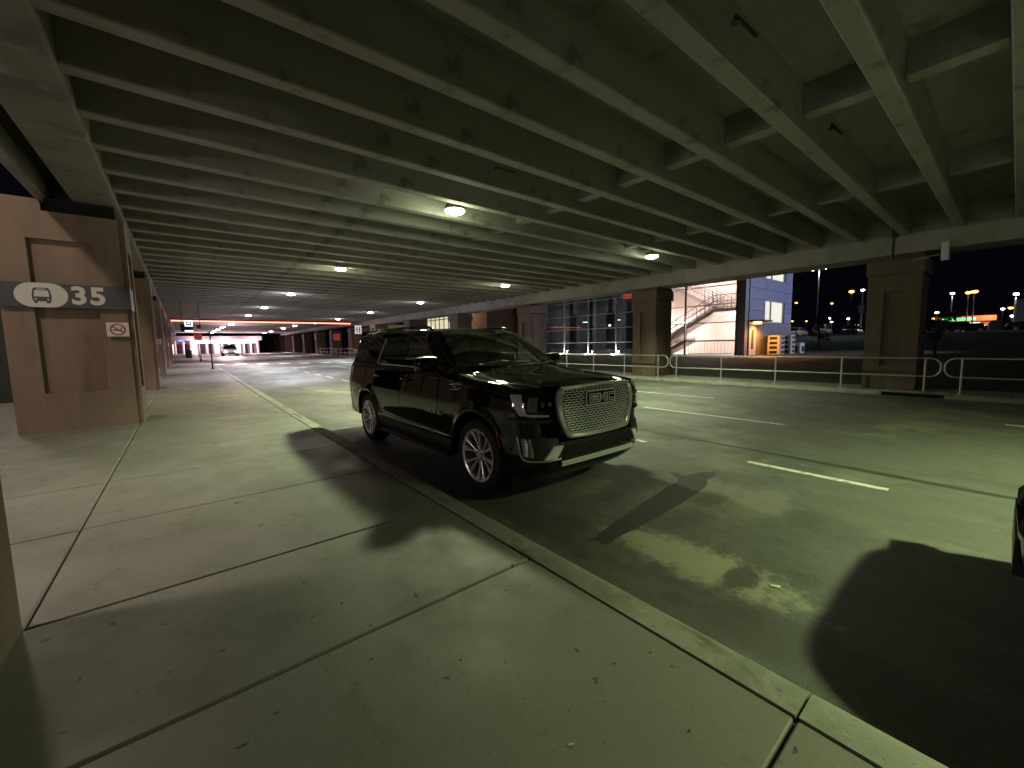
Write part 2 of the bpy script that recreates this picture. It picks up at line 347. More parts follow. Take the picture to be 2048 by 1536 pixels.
def markings():
    mb = MB()
    ys = [(.79,2.23),(3.8,5.3),(6.9,8.4),(10,11.5),(13.1,14.6),(16.2,17.7),(19.2,20.6),(22,23.2),(24.4,25.6),(27.2,28.4),(30,31.2),(-2.4,-.8)]
    for a,b in ys: strip(mb, 5.93, a, 5.95, b, .105)
    for k in range(-1,4):
        strip(mb, 9.15, 2.79+8.4*k, 9.18, 5.95+8.4*k, .105); strip(mb, 12.08, 5.52+8.4*k, 12.05, 8.45+8.4*k, .105)
    for k in range(7):                                    # crosswalk blocks, skew across the road
        x = 2.5+k*1.55; y = 44.5-k*.9; strip(mb, x, y-.9, x, y+.9, .8)
    for k in range(5): strip(mb, 6.2+k*1.9, 33.4-.5*k, 7.1+k*1.9, 33.2-.5*k, .35)
    strip(mb, 2.5, 47.5, 15.5, 47.5, .3)
    strip(mb, 9.2, 30.8, 9.2, 33.5, .13); strip(mb, 12.1, 29.6, 12.1, 33, .13)
    tag(mb.build("road_markings", M['paint']), kind="structure")
    t = MB()
    pts = [(6.70,4.54),(6.68,3.4),(6.66,2.3),(6.62,1.6),(6.60,.96),(6.56,.35),(6.54,-.6),(6.52,-3)]
    wd = [.03,.05,.06,.10,.14,.12,.09,.06]
    for i in range(len(pts)-1):
        (xa,ya),(xb,yb) = pts[i], pts[i+1]
        t.face([(xa-wd[i]/2,ya,H(xa)+.004),(xa+wd[i]/2,ya,H(xa)+.004),(xb+wd[i+1]/2,yb,H(xb)+.004),(xb-wd[i+1]/2,yb,H(xb)+.004)])
    poly = [(2.58,2.20),(2.66,2.17),(2.75,2.21),(3.1,2.28),(3.6,2.37),(4.1,2.45),(4.35,2.50),(4.62,2.52),(4.75,2.60),(4.84,2.72),(4.92,2.79),(4.97,2.72),(4.90,2.58),(5.02,2.56),(5.22,2.54),(5.39,2.42),(5.22,2.34),(4.98,2.33),(4.80,2.24),(4.62,2.20),(4.46,2.17),(4.30,2.15),(3.9,2.11),(3.5,2.08),(3.1,2.06),(2.78,2.06),(2.66,2.03),(2.60,2.05),(2.64,2.11)]
    poly = [(x*1.66/(1.66+.022*(x-2.2)), y*1.66/(1.66+.022*(x-2.2))) for x,y in poly]
    import mathutils
    tri = mathutils.geometry.tessellate_polygon([[Vector((x,y,0)) for x,y in poly]])
    for q in tri: t.face([(poly[i][0],poly[i][1],H(poly[i][0])+.004) for i in q])
    tag(t.build("tar_patch", M['tar']), kind="structure")
    def blob(cx, cy, rx, ry, seed, name, mat, lift):
        r = random.Random(seed); b = MB(); n = 40
        ph = [r.uniform(0,6.28) for _ in range(4)]
        P = []
        for k in range(n):
            a = 2*math.pi*k/n; rr = 1+.18*math.sin(2*a+ph[0])+.14*math.sin(3*a+ph[1])+.08*math.sin(7*a+ph[2])+.05*math.sin(11*a+ph[3])
            x, y = cx+rx*rr*math.cos(a), cy+ry*rr*math.sin(a); P.append((x,y,H(x)+lift))
        b.face(P); tag(b.build(name, mat), kind="structure")
    sm = mat_noise("oil stain", (.036,.036,.034), (.056,.055,.05), 5, (.5,.8), 8, .4, 150)
markings()
# ------------------------------------------------------------------ overpass
ZB = 4.68; PITCH = 1.0822; XL, XR = -.79, 17.0; PH = .24
def overpass():
    root = empty("overpass", (8.1,22,ZB), label="concrete road overpass on ribbed girders roofing the whole kerbside road", cat="overpass")
    def bl(mb, name, mat, **k):
        mb.v = [(x-8.1,y-22,z-ZB) for x,y,z in mb.v]; return mb.build(name, mat, root, **k)
    Y0, Y1 = -12.0, 51.0; D = .62
    bl(MB().box(XL-.6,XR+1.3,Y0,Y1,ZB+D,ZB+D+.2), "deck_slab", M['soffit'])
    g = MB(); g.box(-1.43,XL,Y0,Y1,4.555,ZB+D-.002); bl(g, "edge_girder", M['soffit_mottled'], bevel=.015)
    g = MB(); g.box(-1.97,-1.79,Y0,Y1,4.60,ZB+1.3); bl(g, "outer_parapet", M['soffit'], bevel=.015)
    g = MB(); g.box(-1.788,-1.432,Y0,Y1,4.95,ZB+D-.004); bl(g, "joint_recess", M['black_gap'])
    g = MB(); g.box(XR,XR+1.25,Y0,Y1,4.15,ZB+D-.002); bl(g, "edge_girder", M['soffit'], bevel=.015)
    g = MB(); g.box(XR+1.252,XR+1.40,Y0,Y1,4.5,ZB+1.7); bl(g, "outer_parapet", M['soffit'])
    proto = None
    for k in range(-9, 46):
        y = PH+PITCH*k
        if proto is None:
            mb = MB(); poly = [(-.198,0),(-.017,0),(0,.017),(.03,D-.001),(-.245,D-.001),(-.215,.017)]
            mb.prism(poly, 'x', XL+.002-8.1, XR-.002-8.1); proto = mb.build("beam", M['soffit'], root); o = proto
        else:
            o = proto.copy(); COL.objects.link(o)
        o.location = (0, y-22, 0)
    pd = None
    for k in range(-6, 43):
        y = PH+PITCH*k
        for x in (7.35, 12.2):
            if pd is None:
                mb = MB(); mb.box(-.12,.12,.026,PITCH-.243,.20,D-.001); pd = mb.build("cross_beam", M['soffit'], root); o = pd
            else:
                o = pd.copy(); COL.objects.link(o)
            o.location = (x-8.1, y-22, 0)
overpass()
def far_deck():                                           # the next section beyond the red line
    root = empty("overpass", (8,75,4.75), label="farther smooth overpass section beyond the red light line", cat="overpass")
    MB().box(-9.5,9.2,-23.9,22,0,.8).build("deck_slab", M['soffit'], root)
    MB().box(8.2,9.2,-23.9,22,-.45,-.002).build("edge_girder", M['soffit'], root)
    MB().box(-9.5,-8.6,-23.9,22,-.45,-.002).build("edge_girder", M['soffit'], root)
far_deck()
# ------------------------------------------------------------------ pillars
def pillar_mesh(w_, d_, h, face, sgn):
    """shaft with a recessed panel in one face ('y-' or 'x-'), base flare; origin at ground, centre of footprint"""
    mb = MB(); c = .05
    t = .095
    mb.cbox(-w_/2+(t if face == 'x-' else 0), w_/2, -d_/2+(t if face == 'y-' else 0), d_/2, -.2, h, c)
    # the frame round the recess stands proud of the recessed shaft face, flush with the outer pillar outline
    def F(a0,a1,z0,z1):
        if face == 'y-': mb.box(a0,a1,-d_/2,-d_/2+t+.002,z0,z1)
        else: mb.box(-w_/2,-w_/2+t+.002,a0,a1,z0,z1)
    half = (w_ if face == 'y-' else d_)/2-.004; ins = half-.40
    F(-half,-ins,-.2,h-.004); F(ins,half,-.2,h-.004); F(-ins+.001,ins-.001,-.2,.74); F(-ins+.001,ins-.001,h-.52,h-.005)
    if face == 'y-' and sgn > 0:                          # recess in the face towards the road
        q = d_/2-.30
        for a0,a1,z0,z1 in ((-d_/2+.06,-q,-.2,h-.004),(q,d_/2-.055,-.2,h-.004),(-q+.001,q-.001,-.2,.74),(-q+.001,q-.001,h-.52,h-.005)): mb.box(w_/2-.002,w_/2+.075,a0,a1,z0,z1)
    return mb
PL = []
ORD = ["first","second","third","fourth","fifth","sixth","seventh","eighth","ninth","tenth","eleventh","twelfth"]
SP = 8.70
def left_pillars():
    for k in range(-1, 6):
        lab = {-1: "brown concrete pillar in greenish light cut by the left edge beside the camera", 0: "brown concrete pillar carrying the bus stop 35 band",
               5: "narrow red lit pillar at the far left under the red line"}.get(k, f"brown concrete pillar, {ORD[k-1]} behind the bus stop 35 pillar on the left")
        y = 12.3+SP*k if k > -1 else 2.75
        root = empty("concrete_pillar", (-1.65, y, .12+GZ(y)), label=lab, cat="pillar", group="left row of overpass pillars")
        hp = 4.30-.12-GZ(y); mb = pillar_mesh(1.68, 1.4, hp, 'y-', 1 if k > -1 else 0)
        mb.build("shaft", M['pillar'], root)
        MB().box(-.16,.80,-.62,.69,hp+.002,hp+.253).build("bearing_gap_shade", M['black_gap'], root); MB().box(-.838,-.20,-.698,.698,hp-.004,hp+.20).build("shear_key", M['pillar'], root)  # black block stands in for the shaded gap above the shaft
        PL.append(root)
left_pillars()
def right_pillars():
    for k in range(-1, 11):
        y = 2.48+8.65*k
        lab = {0: "dark brown pillar behind the handrail at right carrying a camera", 1: "brown pillar before the glass building between two handrail sections",
               2: "brown pillar above the parked car's windscreen left of the glass building"}.get(k, f"brown pillar, {ORD[max(0,k-3)]} beyond the parked car in the far right row")
        if k == -1: lab = "brown pillar of the right row just outside the frame"
        zg = .05+GZ(y); hp = 4.02-zg
        root = empty("concrete_pillar", (17.72, y, zg), label=lab, cat="pillar", group="right row of overpass pillars")
        mb = pillar_mesh(1.38, 1.24, hp-.45, 'x-', 1)
        mb.build("shaft", M['pillar_shaded'], root)
        mc = MB(); mc.cbox(-.735,.735,-.665,.665,hp-.448,hp,.02); mc.box(-.6,.7,-.6,.6,hp+.002,4.148-zg); mc.build("pillar_cap", M['pillar_shaded'], root)
    for k in range(5):
        y = 2.48+8.65*11+k*7
        root = empty("concrete_pillar", (17.9, y, GZ(y)), label=f"dim pillar, {ORD[k]} of the farthest pillars towards the bright canopy", cat="pillar", group="farthest pillars")
        pillar_mesh(1.3,1.1,4.3-GZ(y),'x-',1).build("shaft", M['pillar_shaded'], root)
right_pillars()
# ------------------------------------------------------------------ ceiling lamps
def lamp_mats(col, st): return mat_emit("lamp lens", col, st)
LENS = {'g': mat_emit("greenish lamp lens", (1.0,1.0,.62), 40), 'w': mat_emit("white lamp lens", (1,.99,.95), 45), 'p': mat_emit("pinkish lamp lens", (1,.93,.95), 45)}
_lamp = {}
def ceiling_lamp(x, y, kind, power, label, z=4.64, group="ceiling lamps under the overpass", dia=.38, col=None):
    root = empty("ceiling_lamp", (x,y,z), label=label, cat="lamp", group=group)
    key = (kind, dia)
    if key not in _lamp:
        h = MB(); h.lathe([(.13,.03),(.13,dia*.52),(.02,dia*.60),(.0,dia*.60)], 'z', 28); a = h.build("housing", M['housing'], root, smooth=35)
        h.v = []
        s = MB(); s.cyl((0,0,.13),.02,.52,10); b = s.build("hanger", M['darksteel'], root, smooth=40)
        q = MB(); q.lathe([(-.0,dia*.56),(-.035,dia*.52),(-.065,dia*.36),(-.078,0.001)], 'z', 28); c = q.build("lens", LENS[kind], root, smooth=50)
        _lamp[key] = (a,b,c)
    else:
        for o in _lamp[key]:
            d = o.copy(); COL.objects.link(d); d.parent = root
    if power:
        ld = bpy.data.lights.new("lamp_light", 'SPOT'); ld.energy = power; ld.color = col or LAMP_GREEN; ld.spot_size = math.radians(133); ld.spot_blend = .6; ld.shadow_soft_size = .16
        lo = bpy.data.objects.new("lamp_light", ld); COL.objects.link(lo); lo.parent = root; lo.location = (0,0,-.10)
        ls = bpy.data.lights.new("lamp_glow", 'POINT'); ls.energy = power*.016; ls.color = col or LAMP_GREEN; ls.shadow_soft_size = .15   # the lens's sideways spill on the ribs
        lq = bpy.data.objects.new("lamp_glow", ls); COL.objects.link(lq); lq.parent = root; lq.location = (0,0,-.12)
    return root
LX, RX = 4.96, 13.05
ceiling_lamp(6.3,-3.5,'g',P_LAMP*1.6,"greenish ceiling lamp behind the camera over the near lanes, outside the frame", col=(.79,1.0,.45))
lefts = [(8.07,'g',1.0,LAMP_GREEN),(16.4,'g',.9,LAMP_YELL),(25.4,'w',1.2,LAMP_WHITE),(34.6,'w',1.25,LAMP_WHITE),(43.4,'p',1.25,(1,.9,.95))]
for i,(y,k,p,c) in enumerate(lefts):
    ceiling_lamp(LX-.02*i, y, k, P_LAMP*p, ["largest round glowing ceiling lamp above the parked car","round glowing ceiling lamp, second nearest in the row above the parked car"][i] if i < 2 else f"white ceiling lamp, {ORD[i]} nearest in the row above the parked car", col=c)
rights = [(-8.0,'g',.08,LAMP_GREEN),(8.25,'g',.6,LAMP_GREEN),(16.6,'g',.7,LAMP_YELL),(26.1,'w',.9,LAMP_WHITE),(35.7,'w',.9,LAMP_WHITE),(45.2,'w',.9,LAMP_WHITE)]
for i,(y,k,p,c) in enumerate(rights):
    lab = "ceiling lamp above the far lanes, outside the frame at right" if i == 0 else f"ceiling lamp, {ORD[i-1]} nearest in the row above the far lanes"
    ceiling_lamp(RX, y, k, P_LAMP*p, lab, col=c)
fars = [(4.55,68,1),(4.5,76,0),(4.42,83.7,1),(4.4,91,0),(4.9,60,1),(12.1,61.5,0),(12.1,69.5,1),(12.5,83,0),(12.6,91,1),(12.9,54,0)]
for i,(x,y,p) in enumerate(fars):
    ceiling_lamp(x, y, 'p', P_LAMP*.9 if p else 0, f"small far ceiling lamp, {ORD[i%5]} beyond the red line in the {'left' if i<5 else 'right'} row", group="far ceiling lamps beyond the red line", dia=.50, col=(1,.82,.88), z=4.66)
# the red light line across the end of the deck
def red_line():
    root = empty("red_light_line", (8,51.3,4.50), label="thin glowing red light line spanning the road below the deck end", cat="light strip")
    MB().box(-8.6,8.3,-.08,.08,.05,.22).build("channel", M['darksteel'], root)
    MB().box(-8.6,8.3,-.09,.09,-.05,.05).build("diffuser", mat_emit("red neon", (1,.16,.10), 5.0), root)
red_line()
def red_wash(x,y,z,e):
    pass
# ------------------------------------------------------------------ street lamps left of the overpass (warm light on the pillars)
def street_lamps():
    for i,(x,y,z,p) in enumerate(((-5.75,5.0,10.2,.52),(-4.9,17.3,10.0,.45),(-5.6,34.7,10.0,.8))):
        root = empty("street_lamp", (x,y,.12+GZ(y)), label=f"tall street lamp left of the overpass, {ORD[i]} from the camera, outside the frame", cat="street lamp", group="street lamps left of the overpass")
        MB().cyl((0,0,0),.10,z,16,r2=.06).build("pole", M['darksteel'], root, smooth=40)
        MB().box(-.15,1.15,-.12,.12,z,z+.12).build("head", M['housing'], root)
        MB().box(.1,.7,-.1,.1,z-.025,z-.002).build("lens", LENS['w'], root)
        ld = bpy.data.lights.new("lamp_light", 'SPOT'); ld.energy = P_STREET*p; ld.color = (1,.82,.66); ld.spot_size = math.radians(150); ld.spot_blend = .4; ld.shadow_soft_size = .45
        lo = bpy.data.objects.new("lamp_light", ld); COL.objects.link(lo); lo.parent = root; lo.location = (.4,0,z-.15)
street_lamps()
def terminal_lamps():                                     # their glints show in the parked car's doors
    r = empty("terminal_front", (-8.9,3,.0), label="terminal front wall left of the overpass, outside the frame", cat="wall")
    MB().box(-.3,.0,-11,14,-.3,4.2).build("wall", mat_noise("terminal front", (.14,.12,.11), (.2,.17,.15), 2), r)
    for i,(y,p) in enumerate(((-1.2,60),(6.4,120))):
        q = empty("wall_lamp", (-8.88,y,2.9), label=f"white wall lamp on the terminal front, {ORD[i]} from the camera, outside the frame", cat="lamp", group="wall lamps on the terminal front")
        MB().cbox(0,.12,-.45,.45,-.06,.16,.02).build("housing", M['housing'], q); MB().box(.121,.16,-.42,.42,-.04,.12).build("lens", LENS['p'], q)
        ld = bpy.data.lights.new("lamp_light", 'SPOT'); ld.energy = p; ld.color = (1,.84,.80); ld.spot_size = math.radians(150); ld.spot_blend = .5; ld.shadow_soft_size = .3
        lo = bpy.data.objects.new("lamp_light", ld); COL.objects.link(lo); lo.parent = q; lo.location = (.28,0,.04); lo.rotation_euler = (0,math.radians(-80),0)
terminal_lamps()
# ------------------------------------------------------------------ signs on the left pillars
def stop_band():
    root = empty("bus_stop_sign", (-1.61, 11.56, 2.73), label="grey bus stop band with white bus symbol and number 35 round the pillar", cat="sign")
    h = .225
    b = MB(); b.box(-.87,.875,-.035,.02,-h,h); b.box(.842,.876,.021,.62,-h,h); b.build("panel", M['signgrey'], root)
    pts = []
    for k in range(40):
        a = 2*math.pi*k/40; c, s = math.cos(a), math.sin(a)
        pts.append((-.335+.165*(1 if c > 0 else -1)*min(1,abs(c)**.9)+.145*(1 if c>0 else -1)*(abs(c)>1e-6), 0))
    P = []
    for sx, a0 in ((1,-90),(-1,90)):
        for k in range(13):
            a = math.radians(a0+180*k/12); P.append((-.345+sx*.115+.225*math.cos(a), .225*math.sin(a)))
    d = MB(); d.prism([(x,z) for x,z in P], 'y', -.040, -.036); d.build("pictogram_disc", M['signwhite'], root)
    ink = M['signgrey']
    def rr(x0,x1,z0,z1,r,n=5):
        o = []
        for cx,cz,a0 in ((x1-r,z0+r,-90),(x1-r,z1-r,0),(x0+r,z1-r,90),(x0+r,z0+r,180)):
            for k in range(n+1):
                a = math.radians(a0+90*k/n); o.append((cx+r*math.cos(a), cz+r*math.sin(a)))
        return o
    bus = MB(); cx = -.345
    bus.prism([(cx+u,v) for u,v in [(-.115,-.115),(.115,-.115),(.125,-.02),(.105,.115),(.08,.135),(-.08,.135),(-.105,.115),(-.125,-.02)]], 'y', -.044, -.0405)
    bus.prism(rr(cx-.10,cx-.055,-.15,-.11,.01), 'y', -.044, -.0405); bus.prism(rr(cx+.055,cx+.10,-.15,-.11,.01), 'y', -.044, -.0405)
    pic = bus.build("bus_symbol", ink, root)
    wn_ = MB(); wn_.prism([(cx-.098,-.03),(cx+.098,-.03),(cx+.085,.085),(cx-.085,.085)], 'y', -.048, -.0445)
    wn_.prism(rr(cx-.06,cx+.06,.10,.116,.007), 'y', -.048, -.0445)
    wn_.prism(rr(cx-.095,cx-.065,-.09,-.065,.01), 'y', -.048, -.0445); wn_.prism(rr(cx+.065,cx+.095,-.09,-.065,.01), 'y', -.048, -.0445)
    wn_.build("bus_window", M['signwhite'], root)
    t = text_mesh("number", "35", M['signwhite'], .46, .003, .016, root, frame((.27,-.040,.0),(1,0,0),(0,0,1)), spacing=1.12)
    return root
stop_band()
def no_smoking(x, y, z, label):
    root = empty("no_smoking_sign", (x,y,z), label=label, cat="sign", group="no smoking signs on the left pillars")
    MB().box(-.165,.165,-.012,.0,-.14,.14).build("plate", M['signwhite'], root)
    ring = MB(); n = 40
    for k in range(n):
        a, b = 2*math.pi*k/n, 2*math.pi*(k+1)/n
        ring.prism([(.118*math.cos(a),.118*math.sin(a)),(.118*math.cos(b),.118*math.sin(b)),(.095*math.cos(b),.095*math.sin(b)),(.095*math.cos(a),.095*math.sin(a))], 'y', -.017, -.0125)
    c = math.cos(math.radians(-40)); s = math.sin(math.radians(-40))
    ring.prism([(u*c-v*s, u*s+v*c) for u,v in [(-.1,-.011),(.1,-.011),(.1,.011),(-.1,.011)]], 'y', -.0165, -.0128)
    ring.build("red_ring", M['signred'], root)
    cg = MB(); cg.box(-.075,.030,-.0155,-.0126,-.022,-.002); cg.box(.034,.046,-.0155,-.0126,-.022,-.002); cg.box(.05,.062,-.0155,-.0126,-.022,-.002)
    cg.tube([(.04,-.0145,.008),(.036,-.0145,.03),(.06,-.0145,.036),(.056,-.0145,.056)], .004, 6)
    cg.tube([(.056,-.0145,.008),(.054,-.0145,.022),(.076,-.0145,.028),(.072,-.0145,.048)], .004, 6)
    cg.build("cigarette", M['black'], root)
for k, lab in enumerate(["white no smoking sign with red ring under the number 35 band","small no smoking sign two pillars behind the stop 35 pillar","faint far no smoking sign on the fifth left pillar beside the red lit one"]):
    no_smoking(-.975, 11.532+2*SP*k, 2.10+(0,.03,.06)[k], lab)
# ------------------------------------------------------------------ hanging signs and posts at the far left
def far_signs():
    r = empty("hanging_sign", (.35,33,3.0), label="dark hanging sign box on two rods with lit white bus symbol", cat="sign")
    MB().box(-.31,.31,-.08,.08,-.20,.28).build("box", M['black'], r)
    for x in (-.22,): MB().cyl((x,0,.28),.018,1.40,8).build("rod", M['darksteel'], r)
    MB().box(-.08,.31,-.095,-.082,.14,.52).build("symbol_panel", mat_emit("lit sign white", (1,1,1), 1.6), r)
    MB().box(-.01,.24,-.105,-.0955,.19,.42).build("symbol", M['black'], r)
    MB().box(.04,.19,-.11,-.1055,.28,.37).build("symbol_window", mat_emit("lit sign glass", (1,1,1), 1.2), r)
    MB().box(-.10,.31,-.095,-.082,-.18,-.11).build("light_bar", mat_emit("lit sign bar", (1,1,1), 2.2), r)
    r = empty("hanging_box", (.97,33.1,3.05), label="small dark box hanging on a rod right of the lit bus sign", cat="sign")
    MB().box(-.10,.10,-.06,.06,-.02,.20).build("box", M['darksteel'], r); MB().cyl((0.05,0,.20),.018,1.43,8).build("rod", M['darksteel'], r)
    r = empty("blue_sign", (.1,92,3.3), label="small lit blue sign at the far left by the dark doors", cat="sign")
    MB().box(-.45,.45,-.08,.08,-.13,.15).build("panel", mat_emit("lit blue", (.10,.25,1.0), 2.2), r); MB().box(-.5,.5,.082,.16,-.2,.2).build("backing", M['black'], r)
    r = empty("red_sign", (1.28,48,.49), label="square red sign on a post beside the left kerb", cat="sign")
    MB().box(-.30,.30,-.03,.0,2.08,2.66).build("plate", mat_plain("red plate", (.75,.10,.08), .5), r); MB().cyl((0,.035,-.0),.03,2.6,8).build("post", M['darksteel'], r)
    r = empty("kerb_post", (1.55,34.2,.35), label="tall thin dark post standing at the left kerb", cat="post")
    MB().cyl((0,0,0),.045,2.5,10,r2=.035).build("shaft", M['darksteel'], r, smooth=40); MB().cyl((0,0,0),.13,.04,12).build("base", M['darksteel'], r); MB().box(-.05,.05,-.05,.05,2.1,2.5).build("plate", M['black'], r)
    r = empty("kerb_post", (1.53,53.5,.54), label="slim post farther along the left kerb before the canopy", cat="post")
    MB().cyl((0,0,0),.04,2.2,8).build("shaft", M['darksteel'], r); MB().cyl((0,0,0),.12,.05,12).build("base", M['darksteel'], r)
    r = empty("luggage_bin", (.65,65,.66), label="small dark bin standing by the far left wall", cat="bin")
    MB().cbox(-.32,.32,-.3,.3,0,.95,.06).build("body", M['black'], r); MB().cyl((0,0,.951),.2,.1,12).build("lid", M['darksteel'], r)
    r = empty("red_sign", (14.2,50,.40), label="square red sign on a post between the red lit right pillars", cat="sign")
    MB().box(-.38,.38,-.03,0,2.06,2.84).build("plate", mat_plain("red plate", (.75,.10,.08), .5), r); MB().cyl((0,.035,-.1),.035,2.9,8).build("post", M['darksteel'], r)
    r = empty("pedestrian_sign", (14.7,44,.33), label="white sign with dark figures standing left of the parked car roof", cat="sign")
    MB().box(-.34,.34,-.03,0,2.72,3.60).build("plate", mat_emit("lit white plate", (1,1,1), .35, (.7,.7,.7)), r); MB().cyl((0,.035,0),.035,3.5,8).build("post", M['darksteel'], r)
    f = MB()
    for sx in (-.14,.13):
        f.cyl((sx,-.036,3.42),.05,.0045,12,axis='y'); f.prism([(sx-.07,3.10),(sx+.07,3.10),(sx+.05,3.34),(sx-.05,3.34)], 'y', -.036,-.0315); f.prism([(sx-.05,2.82),(sx-.01,2.82),(sx-.0,3.10),(sx-.06,3.10)], 'y', -.036,-.0315); f.prism([(sx+.02,2.82),(sx+.06,2.82),(sx+.06,3.10),(sx+.01,3.10)], 'y', -.036,-.0315)
    f.build("figures", M['black'], r)
    r = empty("notice_sign", (14.75,40,.29), label="small white notice with dark arrow on a post over the parked car's roof rail", cat="sign")
    MB().box(-.24,.24,-.03,0,2.92,3.55).build("plate", mat_plain("notice white", (.6,.6,.62), .5), r); MB().cyl((0,.035,0),.035,3.5,8).build("post", M['darksteel'], r); MB().prism([(-.08,2.95),(.08,2.95),(.08,3.2),(-.08,3.2)], 'y', -.036,-.0315).build("arrow", M['black'], r)
far_signs()
# dark wall and far left building side
def left_wall():
    r = empty("side_wall", (-7,18.8,.1), label="dark wall standing in the gap left of the stop 35 pillar", cat="wall")
    MB().box(-8,3.6,-.15,.15,-.4,3.2).build("wall", mat_noise("dark wall paint", (.04,.045,.04), (.06,.065,.055), 2, (.6,.8)), r); MB().box(-8.05,3.65,-.2,.2,3.202,3.32).build("coping", M['soffit'], r)
    r = empty("terminal_wall", (-2.9,74,.6), label="dark terminal wall with doors at the far left end", cat="wall")
    MB().box(-.4,.4,-14,20,-.4,4.6).build("wall", mat_noise("terminal wall", (.10,.09,.085), (.14,.13,.12), 2), r)
    for k in range(5): MB().box(.402,.46,-10+k*6,-7.5+k*6,.12,2.3).build("door", M['black'], r)
left_wall()
# ------------------------------------------------------------------ handrails of the right walkway
def guardrail(y0, y1, label, posts):
    zb, zl, zt, r = .066+GZ(y0), .53+GZ(y0), 1.05+GZ(y0), .024
    root = empty("guardrail", (16.58, y0, zb), label=label, cat="guardrail", group="tube handrails along the right walkway")
    L = y1-y0; R = .22; P = []
    for cy, cz, a0 in ((L-R, zt-R, 90), (L-R, zl+R, 0), (R, zl+R, -90), (R, zt-R, -180)):
        for k in range(9):
            a = math.radians(a0-90*k/8); P.append((0, cy+R*math.cos(a), cz+R*math.sin(a)-zb))
    MB().tube(P, r, 10, closed=True).build("rail_loop", M['steel'], root, smooth=50)
    pm = None
    for y in posts:
        if pm is None:
            b = MB(); b.cyl((0,0,0), .026, zt-zb-.01, 10); b.cbox(-.07,.07,-.07,.07,-.002,.02,.004); pm = b.build("post", M['steel'], root, smooth=50); o = pm
        else: o = pm.copy(); COL.objects.link(o)
        o.location = (0, y-y0, 0)
guardrail(-7.1, 1.235, "galvanised tube handrail section cut by the right edge", [.91,-.97,-2.86,-4.7,-6.6])
guardrail(1.31, 9.51, "galvanised tube handrail section running before the dark lawn and glass stair", [1.62,3.53,5.42,7.33,9.21])
guardrail(9.61, 17.8, "galvanised tube handrail section just right of the parked car bonnet", [10.08,11.88,13.78,15.67,17.47])
for k in range(6):
    y = 17.95+8.3*k
    guardrail(y, y+8.2, f"far tube handrail section, {ORD[k]} hidden partly behind the parked car", [y+.38+1.86*j for j in range(5)])
def inlet():
    r = empty("storm_drain", (16.29,1.815,.068), label="kerb storm drain inlet with dark slot below the right pillar", cat="drain")
    MB().box(-.16,.42,-.74,.74,-.008,.022).build("slab", M['kerb'], r, bevel=.01)
    MB().box(-.10,.2,-.66,.66,-.30,-.010).build("opening", M['black_gap'], r)
    for y in (-.70,.70): MB().box(-.155,.2,y-.035,y+.035,-.3,-.009).build("cheek", M['kerb'], r)
inlet()
# ------------------------------------------------------------------ things fixed under the deck
def deck_fixtures():
    r = empty("security_camera", (16.93,1.66,3.98), label="white security camera and box at the top of the dark right pillar", cat="camera")
    MB().box(-.10,.06,-.30,-.14,-.18,.34).build("junction_box", mat_plain("box white", (.65,.68,.70), .4), r, bevel=.02)
    MB().tube([(0,-.1,0),(-.08,.18,-.02)], .025, 8).build("arm", M['housing'], r); b = MB(); b.tube([(-.08,.10,-.05),(-.14,.42,-.09)], .06, 10); b.build("camera_body", M['housing'], r)
    for i,(x,y) in enumerate(((4.55,1.98),(3.4,1.0),(7.9,1.98),(4.7,6.2))):
        r = empty("sprinkler_head", (x, y, 4.86), label=f"small dark pipe stub with drop head between the girders, {ORD[i]} from the camera side", cat="sprinkler", group="pipe stubs between the girders")
        MB().tube([(0,0,.02),(.45,-.02,.02)], .02, 8).build("pipe", M['black'], r); b = MB(); b.cyl((0,0,-.03),.018,.06,8); b.cyl((0,0,-.045),.045,.012,10); b.build("head", M['black'], r)
    r = empty("drain_pipe", (16.75,2.52,4.1), label="thin dark pipe dropping from the girders before the right pillar top", cat="pipe")
    MB().cyl((0,0,-.12),.035,.95,10).build("shaft", M['black'], r); MB().box(-.06,.3,-.06,.06,.55,.62).build("bracket", M['black'], r)
deck_fixtures()
